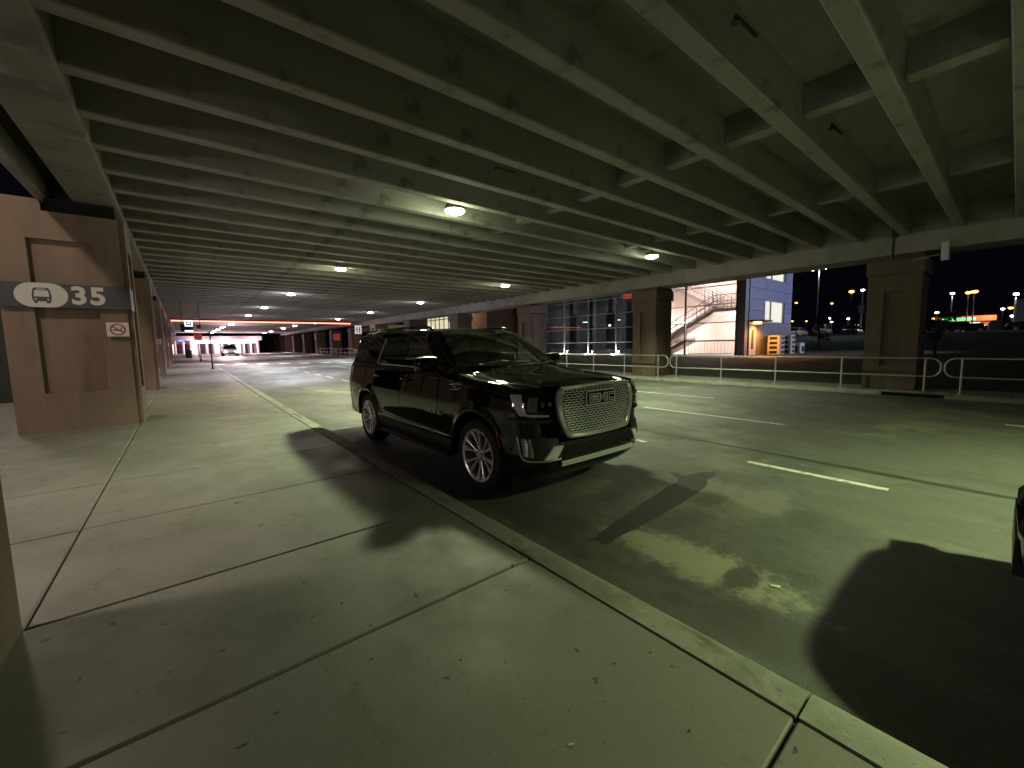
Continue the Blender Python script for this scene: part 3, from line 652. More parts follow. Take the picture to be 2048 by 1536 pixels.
# ------------------------------------------------------------------ glass stair building on the right
def stair_building():
    X0, YA, YS, YB, ZG, ZT = 30.6, 12.0, 20.3, 33.4, .52, 9.6
    root = empty("glass_building", (X0, 22, ZG), label="glass and blue panel building with a lit staircase behind the right walkway", cat="building")
    def bl(mb, name, mat, par=None, **k):
        mb.v = [(x-X0, y-22, z-ZG) for x,y,z in mb.v]; return mb.build(name, mat, par or root, **k)
    white = mat_plain("stair wall white", (.78,.70,.66), .7); blue = mat_noise("blue metal panel", (.22,.23,.42), (.26,.27,.47), .8, (.35,.5), 3, .02, 30)
    grey = mat_noise("grey base panel", (.16,.17,.20), (.20,.21,.25), 1.5, (.4,.6), 4, .05, 30); mull = mat_plain("mullion aluminium", (.62,.63,.66), .45, .1); dmull = mat_plain("dark mullion", (.04,.04,.045), .4, .4)
    # stair hall shell
    sh = MB(); sh.box(36.2,36.4,YA+.55,YS,ZG,ZT); sh.box(X0+.3,36.2,YS,YS+.2,ZG,ZT); sh.box(X0+.3,36.2,YA+.35,YA+.55,ZG,ZT); sh.box(X0+.3,36.2,YA+.55,YS,ZG-.1,ZG+.05); sh.box(X0+.3,36.2,YA+.55,YS,7.6,7.8)
    bl(sh, "stair_hall_wall", white)
    # dark hall to the left
    dk = MB(); dk.box(38.8,39,YS+.2,YB,ZG,ZT); dk.box(X0+.3,38.8,YS+.22,YB,ZG-.1,ZG+.02); dk.box(X0+.3,38.8,YS+.22,YB,7.2,7.4); dk.box(X0+.3,38.8,YB-.2,YB,ZG,ZT)
    for y in (23.2,25.4,27.9,30.6): dk.box(33.4,34.0,y,y+.5,ZG+.02,7.2)
    for y in (21.4,22.1,24.4,29.2): dk.box(32.3,32.45,y,y+.9,ZG+.02,4.6)
    bl(dk, "hall_wall", mat_noise("dim hall wall", (.22,.22,.22), (.42,.42,.42), .7))
    g1 = mat_glass("stair glass", (.88,.87,.87)); g2 = mat_glass("dark hall glass", (.42,.44,.45), 1.0, 0.0, 1.7)
    zs = [ZG+.08, 1.68, 2.98, 4.28, 5.62, 6.95, 8.3]
    gb = MB(); gb.box(X0,X0+.02,YA+.58,YS-.02,ZG+.1,ZT-1.0); bl(gb, "window_glass", g1)
    gb = MB(); gb.box(X0,X0+.02,YS+.04,YB-1.0,ZG+.1,ZT-1.0); bl(gb, "window_glass", g2)
    for y in (YA+.58,16.35,YS,22.8,26.05,29.2,YB-1.02):
        b = MB(); b.box(X0-.09,X0+.10,y-.035,y+.035,ZG,ZT-.9); bl(b, "mullion", dmull if y < 17 else mull)
    for i,z in enumerate(zs):
        b = MB(); b.box(X0-.075,X0+.085,YA+.6,YB-1.0,z-.03,z+.03); bl(b, "transom", mull)
    b = MB(); b.box(X0-.06,X0+.4,YB-1.0,YB,ZG,ZT); bl(b, "end_pier", mat_plain("pale pier", (.55,.55,.62), .5))
    b = MB(); b.box(X0-.05,X0+.5,YA,YA+.54,ZG,ZT); bl(b, "corner_pier", mat_plain("grey pier", (.24,.24,.25), .4))
    b = MB(); b.box(X0,40,YA-.1,YB,ZT,ZT+.4); bl(b, "roof", grey)
    # blue end wall with two windows
    y0, y1 = YA-.05, YA+.3
    zrow = [2.94,3.75,4.55,5.35,6.15,7.05,7.9,8.75,ZT]
    xs = [X0+.52,33.95,37.95,39.5]
    bm_ = MB()
    for i in range(8):
        for j in range(3):
            if j == 1 and (i in (0,1) or i in (4,5)): continue
            bm_.box(xs[j]+.012,xs[j+1]-.012,y0,y1,zrow[i]+.012,zrow[i+1]-.012)
    bl(bm_, "blue_panel", blue)
    b = MB(); b.box(X0+.52,39.5,y0+.02,y1+.02,ZG,ZT-.02) if False else b.box(32.8,39.5,y0-.02,y1,ZG,2.92); b.box(X0+.52,31.28,y0-.02,y1,ZG,2.92); b.box(31.282,32.798,y0-.02,y1,2.72,2.92); bl(b, "base_wall", grey)
    lw = mat_emit("lit office window", (1,.95,.72), .55, (.5,.5,.45)); lf = mat_plain("window frame", (.3,.3,.3), .5)
    for (za,zb) in ((2.95,4.54),(6.16,7.88)):
        b = MB(); b.box(33.96,37.94,YA+.12,YA+.16,za,zb); f = bl(b, "window", lw)
        b = MB(); 
        for x in (33.97,35.3,37.9): b.box(x-.03,x+.03,YA+.02,YA+.118,za,zb)
        b.box(33.96,37.94,YA+.03,YA+.117,za,za+.06); bl(b, "frame", lf, f)
    dr = MB(); dr.box(31.3,32.78,YA+.05,YA+.09,ZG,2.71); d = bl(dr, "door", mat_plain("door grey", (.5,.5,.5), .5))
    b = MB(); b.box(31.85,32.25,YA+.03,YA+.048,1.0,2.4); bl(b, "door_panel", mat_plain("door glass", (.08,.08,.08), .1), d)
    b = MB(); b.box(31.2,33.0,YA-.9,YA-.06,2.95,3.05); bl(b, "door_canopy", M['darksteel'])
    b = MB(); b.cbox(31.7,32.3,YA-.45,YA-.1,2.80,2.94,.02); lm = bl(b, "door_lamp", mat_emit("sodium lamp", (1,.42,.08), 9))
    ld = bpy.data.lights.new("door_lamp_light", 'SPOT'); ld.energy = 420; ld.color = (1,.33,.05); ld.spot_size = math.radians(165); ld.spot_blend = .5; ld.shadow_soft_size = .15
    lo = bpy.data.objects.new("door_lamp_light", ld); COL.objects.link(lo); lo.parent = root; lo.location = (32.0-X0, YA-.75-22, 2.72-ZG)
    # stairs: three flights with railings, parallel to the glass
    steel = mat_plain("stair steel", (.20,.19,.19), .5); conc = mat_plain("stair concrete", (.55,.50,.48), .7)
    def flight(x, ya, za, yb, zb):
        st = MB(); n = 14
        st.prism([(ya,za),(yb,zb),(yb,zb-.34),(ya,za-.34)], 'x', x, x+1.5)
        f = bl(st, "stair_flight", conc)
        r = MB()
        for xx in (x+.02, x+1.48):
            for h in (1.02,.55,.12): r.tube([(xx,ya,za+h),(xx,yb,zb+h)], .028, 6)
            for k in range(n+1):
                t = k/n; r.tube([(xx,ya+(yb-ya)*t,za+(zb-za)*t),(xx,ya+(yb-ya)*t,za+(zb-za)*t+1.02)], .016 if k % 5 else .03, 5)
        bl(r, "stair_railing", steel, f)
    flight(32.2, 19.6, 1.55, 15.0, 4.10); flight(34.0, 15.0, 4.10, 19.4, 6.6); flight(32.2, 17.6, .0, 15.4, 1.35) if False else None
    flight(31.3, 19.2, .60, 16.6, 1.9)
    ln = MB(); ln.box(32.1,35.6,12.8,15.0,3.86,4.10); ln.box(32.1,35.6,19.4,20.2,6.36,6.6); f = bl(ln, "stair_landing", conc)
    r = MB()
    for h in (1.02,.55,.1): r.tube([(32.15,12.8,4.1+h),(32.15,15.0,4.1+h)], .028, 6)
    for k in range(9): r.tube([(32.15,12.85+k*.26,4.1),(32.15,12.85+k*.26,5.12)], .016, 5)
    for h in (1.02,.1): r.tube([(31.2,12.8,.6+h),(31.2,16.4,.6+h)], .028, 6)
    for k in range(15): r.tube([(31.2,12.85+k*.25,.57),(31.2,12.85+k*.25,1.62)], .014, 5)
    bl(r, "landing_railing", steel, f)
    for z, xx, yy in ((7.45,33.6,16.5),(3.7,34.5,14.0),(3.3,34.8,19.0)):
        b = MB(); b.box(xx-.6,xx+.6,yy-.3,yy+.3,z,z+.06); bl(b, "hall_light", mat_emit("hall light", (1,.90,.84), 10))
        ld = bpy.data.lights.new("hall_light", 'POINT'); ld.energy = 430 if z > 7 else 230; ld.color = (1,.86,.78); ld.shadow_soft_size = .4
        lo = bpy.data.objects.new("hall_light", ld); COL.objects.link(lo); lo.parent = root; lo.location = (xx-X0, yy-22, z-.45-ZG)
    for yy, s_ in ((22.6,1.0),(26.6,.7),(30.4,.6)):
        ld = bpy.data.lights.new("hall_light", 'POINT'); ld.energy = 120*s_; ld.color = (.95,.97,1); ld.shadow_soft_size = .2
        lo = bpy.data.objects.new("hall_light", ld); COL.objects.link(lo); lo.parent = root; lo.location = (35.5-X0, yy-22, 3.6-ZG)
        b = MB(); b.box(35.3,35.7,yy-.5,yy+.5,3.95,4.0); bl(b, "hall_light", mat_emit("dim hall light", (.95,.97,1), 8))
    for yy in (22.9,26.0,29.3):                              # small floor lights at the glass foot
        b = MB(); b.cbox(X0-.55,X0-.35,yy-.12,yy+.12,ZG,ZG+.12,.02); bl(b, "ground_light", mat_emit("ground light", (1,.98,.95), 9))
        ld = bpy.data.lights.new("ground_light", 'POINT'); ld.energy = 60; ld.color = (1,.97,.93); ld.shadow_soft_size = .08
        lo = bpy.data.objects.new("ground_light", ld); COL.objects.link(lo); lo.parent = root; lo.location = (X0-.45-X0, yy-22, .30)
    # red exit letters glowing high in the hall
    b = MB(); b.box(33.0,33.1,22.2,23.9,5.75,6.4); bl(b, "red_display", mat_emit("red display", (1,.12,.08), 1.6))
    ap = MB(); ap.box(28.3,40.2,9.5,36,.30,ZG+.0); o = ap.build("building_apron", M['walk']); tag(o, kind="structure")
stair_building()
def cabinets():
    wm = mat_plain("cabinet white", (.62,.60,.58), .5)
    for i,(x,wd,h,n,lab) in enumerate(((33.9,1.05,1.45,4,"orange lit white cabinet with dark slots nearest the orange door"),(36.2,1.0,1.5,4,"white slotted cabinet standing in the middle of three by the blue wall"),(38.4,1.1,.85,1,"low white cabinet at the end of the row by the blue wall"))):
        r = empty("slotted_cabinet", (x,10.9,.52), label=lab, cat="cabinet", group="slotted cabinets along the blue wall")
        MB().cbox(0,wd,0,.8,0,h,.03).build("body", wm, r)
        for k in range(n):
            MB().box(-.012,-.001,.15,.65,.12+k*h/n*.93,.12+k*h/n*.93+h/n*.55).build("slot", M['black'], r)
            MB().box(wd*.35,wd*.9,-.012,-.001,.12+k*h/n*.93,.12+k*h/n*.93+h/n*.55).build("slot", M['black'], r)
cabinets()
def brick_building():
    r = empty("brick_building", (27,46,0), label="brown walled building with yellowish lit windows beyond the parked car", cat="building")
    MB().box(0,10,-8.2,-1.0,-.3,8).build("wall", mat_noise("brown wall", (.20,.12,.09), (.27,.17,.13), 1.5), r)
    MB().box(.3,10,-.998,14,-.3,8).build("wall", mat_plain("pale wall", (.45,.40,.32), .7), r)
    MB().box(-5.0,.28,8,22,4.05,4.6).build("canopy", mat_plain("tan canopy", (.50,.44,.34), .7), r)
    lw = mat_emit("warm lit window", (1,.90,.62), .55, (.5,.5,.45))
    f = MB(); f.box(.2,.28,-.6,6.5,1.2,6.5); w_ = f.build("window", lw, r)
    m = MB()
    for k in range(7): m.box(.12,.198,-.6+k*1.18-.05,-.6+k*1.18+.05,1.2,6.5)
    for z in (1.2,2.5,3.8,5.1,6.4): m.box(.13,.197,-.6,6.5,z-.05,z+.05)
    m.build("frame", M['darksteel'], w_)
    ld = bpy.data.lights.new("canopy_light", 'POINT'); ld.energy = 260; ld.color = (1,.75,.5); ld.shadow_soft_size = .3
    lo = bpy.data.objects.new("canopy_light", ld); COL.objects.link(lo); lo.parent = r; lo.location = (-2.6,-3.5,5.6)
    MB().box(-2.9,-2.3,-3.8,-3.2,5.9,6.0).build("canopy_lamp", mat_emit("warm lamp", (1,.8,.5), 6), r)
brick_building()
# ------------------------------------------------------------------ bright canopy at the end of the road
def canopy_end():
    r = empty("entrance_canopy", (6,95,.84), label="bright white lit entrance canopy closing the road at the far end", cat="canopy")
    MB().box(-8.5,6.5,-1,3,2.5,3.3).build("roof", M['soffit'], r)
    MB().box(-4.3,5.4,-1.15,-1.0,2.0,2.5).build("light_strip", mat_emit("canopy strip", (1,.95,.98), 6), r)
    MB().box(-8.5,6.5,3,3.3,-.3,2.5).build("back_wall", mat_plain("pink lit wall", (.34,.24,.27), .7), r)
    for k in range(13): MB().cyl((-8+k*1.15,0,-.2),.16,2.7,12).build("column", mat_plain("canopy column", (.6,.52,.52), .6), r)
    for k in range(12): MB().box(-7.8+k*1.15,-7.1+k*1.15,2.9,2.998,.0,1.9).build("door", M['black'] if k % 3 else mat_emit("door light", (1,.8,.85), 1.2), r)
    for k in range(3):
        ld = bpy.data.lights.new("canopy_light", 'POINT'); ld.energy = 480; ld.color = (1,.60,.68); ld.shadow_soft_size = .3
        lo = bpy.data.objects.new("canopy_light", ld); COL.objects.link(lo); lo.parent = r; lo.location = (-4+k*4.5,-1.9,1.9)
canopy_end()
# ------------------------------------------------------------------ the parked SUV
M['paint_black'] = mat_plain("black car paint", (.0035,.0035,.0042), .55, 0, 1.0, .0); M['paint_black'].node_tree.nodes["Principled BSDF"].inputs["Coat Roughness"].default_value = .03
M['gloss_black'] = mat_plain("gloss black trim", (.004,.004,.004), .08)
M['matte_black'] = mat_noise("matte black trim", (.008,.008,.008), (.014,.014,.014), 30, (.5,.65), 3, .1, 120)
M['chrome'] = mat_plain("chrome", (.80,.80,.78), .22, .72)
M['bright'] = mat_plain("bright trim", (.88,.88,.86), .25, .25)
M['satin'] = mat_plain("satin chrome", (.62,.62,.60), .34, .85)
M['rim'] = mat_plain("machined rim", (.85,.82,.81), .32, .6)
M['rim_dark'] = mat_plain("dark rim pocket", (.03,.03,.03), .4, .3)
M['rubber'] = mat_noise("tyre rubber", (.010,.010,.010), (.018,.018,.018), 20, (.7,.85), 3, .2, 90)
M['privacy'] = mat_plain("privacy glass", (.003,.004,.004), .02, 0, 0, .6)
M['windscreen'] = mat_glass("windscreen glass", (.62,.72,.64), 1.0, 0.0, 2.8)
M['cabin'] = mat_plain("cabin trim", (.012,.012,.012), .75)
M['lens_clear'] = mat_glass("lamp cover", (.85,.85,.85), 1.0)
def cat(pts, x):
    """smooth interpolation through (x, y) knots"""
    if x <= pts[0][0]: return pts[0][1]
    if x >= pts[-1][0]: return pts[-1][1]
    for i in range(len(pts)-1):
        if pts[i][0] <= x <= pts[i+1][0]:
            x0,y0 = pts[i]; x1,y1 = pts[i+1]; t = (x-x0)/(x1-x0)
            m0 = (y1-pts[i-1][1])/(x1-pts[i-1][0]) if i > 0 else (y1-y0)/(x1-x0)
            m1 = (pts[i+2][1]-y0)/(pts[i+2][0]-x0) if i+2 < len(pts) else (y1-y0)/(x1-x0)
            h = x1-x0
            return (2*t**3-3*t*t+1)*y0+(t**3-2*t*t+t)*h*m0+(-2*t**3+3*t*t)*y1+(t**3-t*t)*h*m1
def sstep(a, b, x): t = min(1, max(0, (x-a)/(b-a))); return t*t*(3-2*t)
def coons(top, bot, left, right, nu, nv):
    """top/bot: f(u), left/right: f(v); top at v=1"""
    P = []
    for j in range(nv+1):
        v = j/nv; row = []
        for i in range(nu+1):
            u = i/nu
            a = bot(u)*(1-v)+top(u)*v; b = left(v)*(1-u)+right(v)*u
            c = bot(0)*(1-u)*(1-v)+bot(1)*u*(1-v)+top(0)*(1-u)*v+top(1)*u*v
            row.append(a+b-c)
        P.append(row)
    return P
def suv():
    root = empty("parked_suv", (3.485, 3.75, -.003), (0, .003, 0), label="large black SUV with chrome mesh grille parked at the kerb", cat="car")
    WB = 3.42; ZA = .417; YF = -.52; YR = 4.36
    HW = [(.24,.90),(.32,.945),(.40,.965),(.48,.972),(.60,.980),(.75,.992),(.90,1.004),(1.0,1.006),(1.04,.998),(1.12,.985),(1.22,.968),(1.35,.950),(1.42,.93)]
    ZT = [(-.52,1.195),(-.2,1.232),(.2,1.275),(.62,1.335),(.9,1.352),(2.0,1.366),(3.2,1.378),(4.36,1.384)]
    ztop = lambda y: cat(ZT, y)
    def arch(y):
        best = None
        for c in (0, WB):
            a = abs(y-c)/.505
            if a < 1: best = ZA-.06+.545*(1-a**2.5)**(1/2.5)
        return best
    sill = lambda y: .36 if 0 < y < WB else (.33 if y < 0 else .42)
    def hw(y, z):
        x = cat(HW, z)
        t = (z-(ztop(y)-.11))/.11
        if t > 0: x -= .045*t*t
        x *= 1-.018*(max(0,-y)/.52)**2
        if y > 3.7: x *= 1-.035*((y-3.7)/.66)**2
        for c in (0, WB):                                   # flared wheel lips
            d = math.hypot((y-c), (z-ZA)); x += .022*math.exp(-((d-.52)/.05)**2) if z > ZA-.15 else 0
        x -= .016*math.exp(-((z-.60)/.09)**2)*sstep(.5,.8,y)*(1-sstep(2.6,2.95,y))   # scalloped lower doors
        return x
    ys = set()
    for c in (0, WB):
        for k in range(0, 37):
            yy = c-.505*math.cos(math.pi*k/36)
            if yy >= YF: ys.add(round(yy,5))
        ys |= {c-.506, c+.506, c+.54, c-.54}
    y = YF
    while y < YR: ys.add(round(y,4)); y += .08
    ys |= {YF, YR}; seams = [.86, 2.04, 3.06]
    for s_ in seams: ys |= {s_-.012, s_-.005, s_+.005, s_+.012}
    ys = sorted(v for v in ys if YF <= v <= YR)
    NR = 30
    def side_pt(sg, y, z, off=0):
        return Vector((sg*(hw(y,z)+off), y, z))
    body = MB()
    for sg in (-1, 1):
        P = []
        for y in ys:
            a = arch(y); zl = max(sill(y), a) if a else sill(y); zt = ztop(y); col = []
            dent = .008 if any(abs(y-s_) < .0055 for s_ in seams) else 0
            for j in range(NR+1):
                z = zl+(zt-zl)*j/NR; col.append(side_pt(sg, y, z, -dent))
            P.append(col)
        body.grid(P, flip=sg > 0)
        lip = []                                            # inner return of the wheel openings and sill
        for y in ys:
            a = arch(y); zl = max(sill(y), a) if a else sill(y); p = side_pt(sg, y, zl); lip.append([p, p+Vector((-sg*.07,0,.0))])
        body.grid(lip)
    # nose
    PL_ = [(0,-1.012),(.30,-1.002),(.52,-.978),(.68,-.945),(.80,-.890),(.885,-.815),(.94,-.72),(.968,-.62),(.983,-.52)]
    PL_ = [(x, -.52-(-y-.52)*.84) for x, y in PL_]
    arc = [0]
    for a, b in zip(PL_, PL_[1:]): arc.append(arc[-1]+math.hypot(b[0]-a[0], b[1]-a[1]))
    LA = arc[-1]; kx = [(s/LA, p[0]) for s, p in zip(arc, PL_)]; ky = [(s/LA, p[1]) for s, p in zip(arc, PL_)]
    FO = [(.26,.15),(.32,.06),(.40,-.005),(.50,-.03),(.62,-.035),(.70,-.012),(.85,.0),(1.05,.006),(1.17,.014),(1.25,.022)]
    def nose(u, z, off=0):
        s = abs(u); sg = 1 if u >= 0 else -1
        x = cat(kx, s)/.983*hw(YF, min(z, 1.195)); y = cat(ky, s); wgt = sstep(.0, .38, -y-.52)
        y2 = y+cat(FO, z)*wgt
        p = Vector((sg*x, y2, z))
        if off:
            e = .01; s1, s0 = min(1, s+e), max(0, s-e)
            t = Vector((cat(kx, s1)-cat(kx, s0), cat(ky, s1)-cat(ky, s0))); n = Vector((sg*t.y, -t.x, 0)).normalized()
            p += Vector((n.x, n.y, 0))*off
        return p
    def U(x):
        lo, hi = 0.0, 1.0
        for _ in range(30):
            m = (lo+hi)/2
            if cat(kx, m) < abs(x): lo = m
            else: hi = m
        return math.copysign(lo, x)
    nzt = lambda u: 1.246-.050*abs(u)**3
    P = []
    for i in range(61):
        u = -1+2*i/60; col = []
        for j in range(31):
            z = .28+(nzt(u)-.28)*j/30; col.append(nose(u, z))
        P.append(col)
    body.grid(P)
    # bonnet
    R_ = lambda u: Vector(((-1+2*u)*.925, .62-.26*(1-(-1+2*u)**2), 1.335+.046*(1-(-1+2*u)**2)**.8))
    fr_ = lambda u: nose(-1+2*u, nzt(-1+2*u))
    def sd(sg):
        def f(v):
            y = YF+(.62-YF)*v; return side_pt(sg, y, ztop(y))
        return f
    rl, rr = sd(-1)(1), sd(1)(1)
    R2 = lambda u: R_(u)+(rl-R_(0))*(1-u)+(rr-R_(1))*u
    hood = coons(R2, fr_, sd(-1), sd(1), 48, 26)
    for j, row in enumerate(hood):
        for i, p in enumerate(row):
            u = -1+2*i/48; v = j/26; e = math.sin(math.pi*min(1, v*1.15) if v < .87 else math.pi*.999)
            edge = min(1, (1-abs(u))*6)*min(1, v*9)*min(1, (1-v)*9)
            p.z += .010*edge*(1-u*u)+.018*edge*sstep(.62,.50,abs(u)) - .012*edge*math.exp(-((abs(u)-.86)/.035)**2)
    bonnet = MB(); bonnet.grid(hood)
    # tail
    P = []
    for i in range(25):
        a = math.radians(-90+180*i/24); col = []
        for z in (.44,.5,.6,.75,.9,1.0,1.1,1.2,1.3,1.384):
            xx = hw(YR, z); col.append(Vector((xx*math.copysign(abs(math.sin(a))**.42, math.sin(a)), YR+(.30-.10*max(0,z-.9))*abs(math.cos(a))**.5, z)))
        P.append(col)
    body.grid(P)
    body.build("body", M['paint_black'], root, smooth=38)
    bonnet.build("bonnet", M['paint_black'], root, smooth=50)
    # greenhouse
    def gx(z, y): return .930-(z-1.36)*.345-.05*max(0, (z-1.36))**2*.6-(.03*((y-3.5)/.9)**2 if y > 3.5 else 0)
    def G(sg, y, z, off=0): return Vector((sg*(gx(z,y)+off), y, z))
    def gpatch(mb, sg, c, off=0, n=8, m=6):
        (a,b,d,e) = c                                       # bottom-front, bottom-rear, top-rear, top-front in (y,z)
        P = []
        for j in range(m+1):
            t = j/m; row = []
            for i in range(n+1):
                s = i/n; y = (a[0]*(1-s)+b[0]*s)*(1-t)+(e[0]*(1-s)+d[0]*s)*t; z = (a[1]*(1-s)+b[1]*s)*(1-t)+(e[1]*(1-s)+d[1]*s)*t
                row.append(G(sg, y, z, off))
            P.append(row)
        mb.grid(P)
    qa = lambda e, c: (lambda u: Vector(((-1+2*u)*e[0], e[1]+(c[0]-e[1])*(1-(-1+2*u)**2), e[2]+(c[1]-e[2])*(1-(-1+2*u)**2))))
    wb = qa((.845,.60,1.395), (.30,1.396)); wt = qa((.665,1.30,1.852), (1.17,1.888))
    pst = MB()
    roof_side = lambda sg: (lambda v: Vector((sg*cat([(0,.665),(.12,.71),(.35,.742),(.7,.742),(1,.69)], v), 1.30+3.10*v, cat([(0,1.852),(.1,1.872),(.35,1.893),(.7,1.893),(1,1.862)], v))))
    rr_ = qa((.69,4.40,1.862), (4.47,1.89))
    roof = coons(rr_, wt, roof_side(-1), roof_side(1), 24, 24)
    for j, row in enumerate(roof):
        for i, p in enumerate(row): p.z += .016*math.sin(math.pi*i/24)*math.sin(math.pi*j/24)
    rf = MB(); rf.grid(roof); rfo = rf.build("roof", M['paint_black'], root, smooth=50)
    for sg in (-1, 1):
        n = 24; P = []
        for i in range(n+1):                                # rail between the roof edge and the window heads
            v = i/n; a = roof_side(sg)(v); yb = 1.52+(4.18-1.52)*v; b = G(sg, yb, 1.80, .004); mdl = (a+b)/2+Vector((sg*.018,0,.012)); P.append([a, mdl, b])
        pst.grid(P)
        # A pillar between windscreen and door glass
        P = []
        for i in range(13):
            t = i/12; a = Vector((sg*(.845+(.665-.845)*t), .60+.70*t, 1.395+(1.852-1.395)*t)); b = G(sg, .97+.55*t, 1.362+(1.80-1.362)*t, .004)
            P.append([a, (a+b)/2+Vector((sg*.016,-.006,.008)), b])
        pst.grid(P)
        P = []                                              # corner between bonnet edge, door and pillar foot
        for i in range(7):
            t = i/6; yy = .62+.35*t; a = side_pt(sg, yy, ztop(yy)); b = Vector((sg*(.845+(gx(1.362,.97)+.004-.845)*t), .60+.37*t, 1.395+(1.362-1.395)*t)); P.append([a, b])
        pst.grid(P)
        P = []                                              # shoulder from the belt to the glass foot
        for i in range(31):
            yy = .97+(YR-.97)*i/30; P.append([side_pt(sg, yy, ztop(yy)), G(sg, min(yy,4.30), ztop(yy)-.003, .002)])
        pst.grid(P)
        gpatch(pst, sg, ((4.26,1.378),(4.37,1.384),(4.33,1.80),(4.12,1.80)), .003)   # D pillar
        pst.grid([[G(sg,4.12+.2*t,1.80,.003), roof_side(sg)(.94+.06*t)] for t in (0,.5,1)])
        P = [[G(sg,4.37-.04*t,1.384+.416*t,.003), Vector((sg*(.86-.18*t), 4.56-.14*t, 1.384+.46*t))] for t in (0,.25,.5,.75,1)]; pst.grid(P)
    pst.build("pillar_frame", M['paint_black'], root, smooth=45)
    for sg in (-1, 1):
        bp = MB(); gpatch(bp, sg, ((1.99,1.366),(2.10,1.368),(2.10,1.80),(1.99,1.80)), .004, 3, 6); bp.build("window_post", M['gloss_black'], root, smooth=45)
        bp = MB(); gpatch(bp, sg, ((3.00,1.372),(3.08,1.374),(2.99,1.80),(2.91,1.80)), .002, 3, 6); bp.build("window_post", M['gloss_black'], root, smooth=45)
    for sg in (-1, 1):
        a = MB(); gpatch(a, sg, ((.98,1.364),(1.99,1.366),(1.99,1.80),(1.53,1.80))); a.build("side_window", M['windscreen'], root, smooth=50)
        a = MB(); gpatch(a, sg, ((2.10,1.368),(3.00,1.372),(2.91,1.80),(2.10,1.80))); a.build("side_window", M['privacy'], root, smooth=50)
        a = MB(); gpatch(a, sg, ((3.08,1.374),(4.26,1.378),(4.12,1.80),(2.99,1.80))); a.build("side_window", M['privacy'], root, smooth=50)
        a = MB(); a.tube([G(sg,yy,ztop(yy)+.002,.012) for yy in (1.06,1.5,2.0,2.5,2.9,2.99)]+[G(sg,3.035,1.39,.012),G(sg,3.035,1.42,.012),G(sg,2.98,1.66,.012),G(sg,2.955,1.79,.010)], .010, 6); a.build("window_chrome", M['satin'], root, smooth=60)
        a = MB(); a.tube([G(sg,2.955,1.79,.008),G(sg,2.6,1.806,.010),G(sg,2.0,1.806,.010),G(sg,1.56,1.80,.010),G(sg,1.42,1.72,.010)], .005, 6); a.build("window_chrome", M['gloss_black'], root, smooth=60)
        a = MB(); a.tube([(sg*.70,1.48,1.885),(sg*.705,1.56,1.918),(sg*.715,1.70,1.934),(sg*.73,2.4,1.944),(sg*.72,3.4,1.938),(sg*.71,3.92,1.926),(sg*.70,4.06,1.90)], .020, 8); a.build("roof_rail", M['gloss_black'], root, smooth=60)
    rg = MB(); rgp = coons(qa((.66,4.41,1.855),(4.46,1.885)), qa((.84,4.56,1.39),(4.66,1.39)), lambda v: Vector((-.84+.18*v,4.56-.15*v,1.39+.465*v)), lambda v: Vector((.84-.18*v,4.56-.15*v,1.39+.465*v)), 10, 6); rg.grid(rgp); rg.build("rear_window", M['privacy'], root, smooth=60)
    ws = MB(); Wp = coons(wt, wb, lambda v: wb(0)*(1-v)+wt(0)*v, lambda v: wb(1)*(1-v)+wt(1)*v, 24, 14)
    for j, row in enumerate(Wp):
        for p in row: p.y -= .020*math.sin(math.pi*j/14); p.z += .010*math.sin(math.pi*j/14)
    ws.grid(Wp); wso = ws.build("windscreen", M['windscreen'], root, smooth=60)
    cw = MB(); cw.grid([[R2(i/16)+Vector((0,.0,-.004)), (R2(i/16)+wb(i/16))/2+Vector((0,0,-.012)), wb(i/16)] for i in range(17)]); cw.build("cowl", M['matte_black'], root, smooth=50)
    wp = MB()
    for a, b in (((-.62,.47,1.405),(.02,.50,1.445)),((.10,.36,1.415),(.70,.60,1.46))): wp.tube([a, ((a[0]+b[0])/2,(a[1]+b[1])/2-.02,(a[2]+b[2])/2+.012), b], .010, 6)
    wp.build("wiper", M['black'], root)
    # cabin seen through the screen
    ib = MB(); ib.box(-.84,.84,.62,4.2,.55,.62); ib.box(-.80,.80,2.35,4.2,.62,1.30); ib.build("cabin_floor", M['cabin'], root)
    ds = MB(); ds.prism([(.50,1.26),(.52,1.375),(.95,1.40),(1.10,1.34),(1.16,1.18),(1.0,.9),(.6,.9)], 'x', -.82, .82); ds.build("dashboard", M['cabin'], root, bevel=.02)
    def seat(x, y, name, w=.52):
        s = MB(); s.cbox(x-w/2,x+w/2,y-.28,y+.26,.62,.98,.06); so = s.build(name, M['cabin'], root, smooth=50)
        b = MB()
        P = []
        for k in range(7):
            t = k/6; ww = w/2*(1-.22*t*t); P.append([(x-ww,y+.20+.20*t,.95+.62*t),(x-ww*.6,y+.13+.20*t,.95+.62*t),(x+ww*.6,y+.13+.20*t,.95+.62*t),(x+ww,y+.20+.20*t,.95+.62*t),(x+ww*.9,y+.34+.20*t,.95+.62*t),(x-ww*.9,y+.34+.20*t,.95+.62*t),(x-ww,y+.20+.20*t,.95+.62*t)])
        b.grid(P); b.face(P[-1][:6]); b.build("seat_back", M['cabin'], so, smooth=60)
        h = MB(); h.cbox(x-.14,x+.14,y+.33,y+.45,1.56,1.76,.04); h.cyl((x-.05,y+.39,1.50),.01,.08,6); h.cyl((x+.05,y+.39,1.50),.01,.08,6); h.build("headrest", M['cabin'], so, smooth=50)
    seat(-.40,1.62,"front_seat"); seat(.40,1.62,"front_seat")
    sw = MB(); cpt = Vector((.40,1.20,1.30)); 
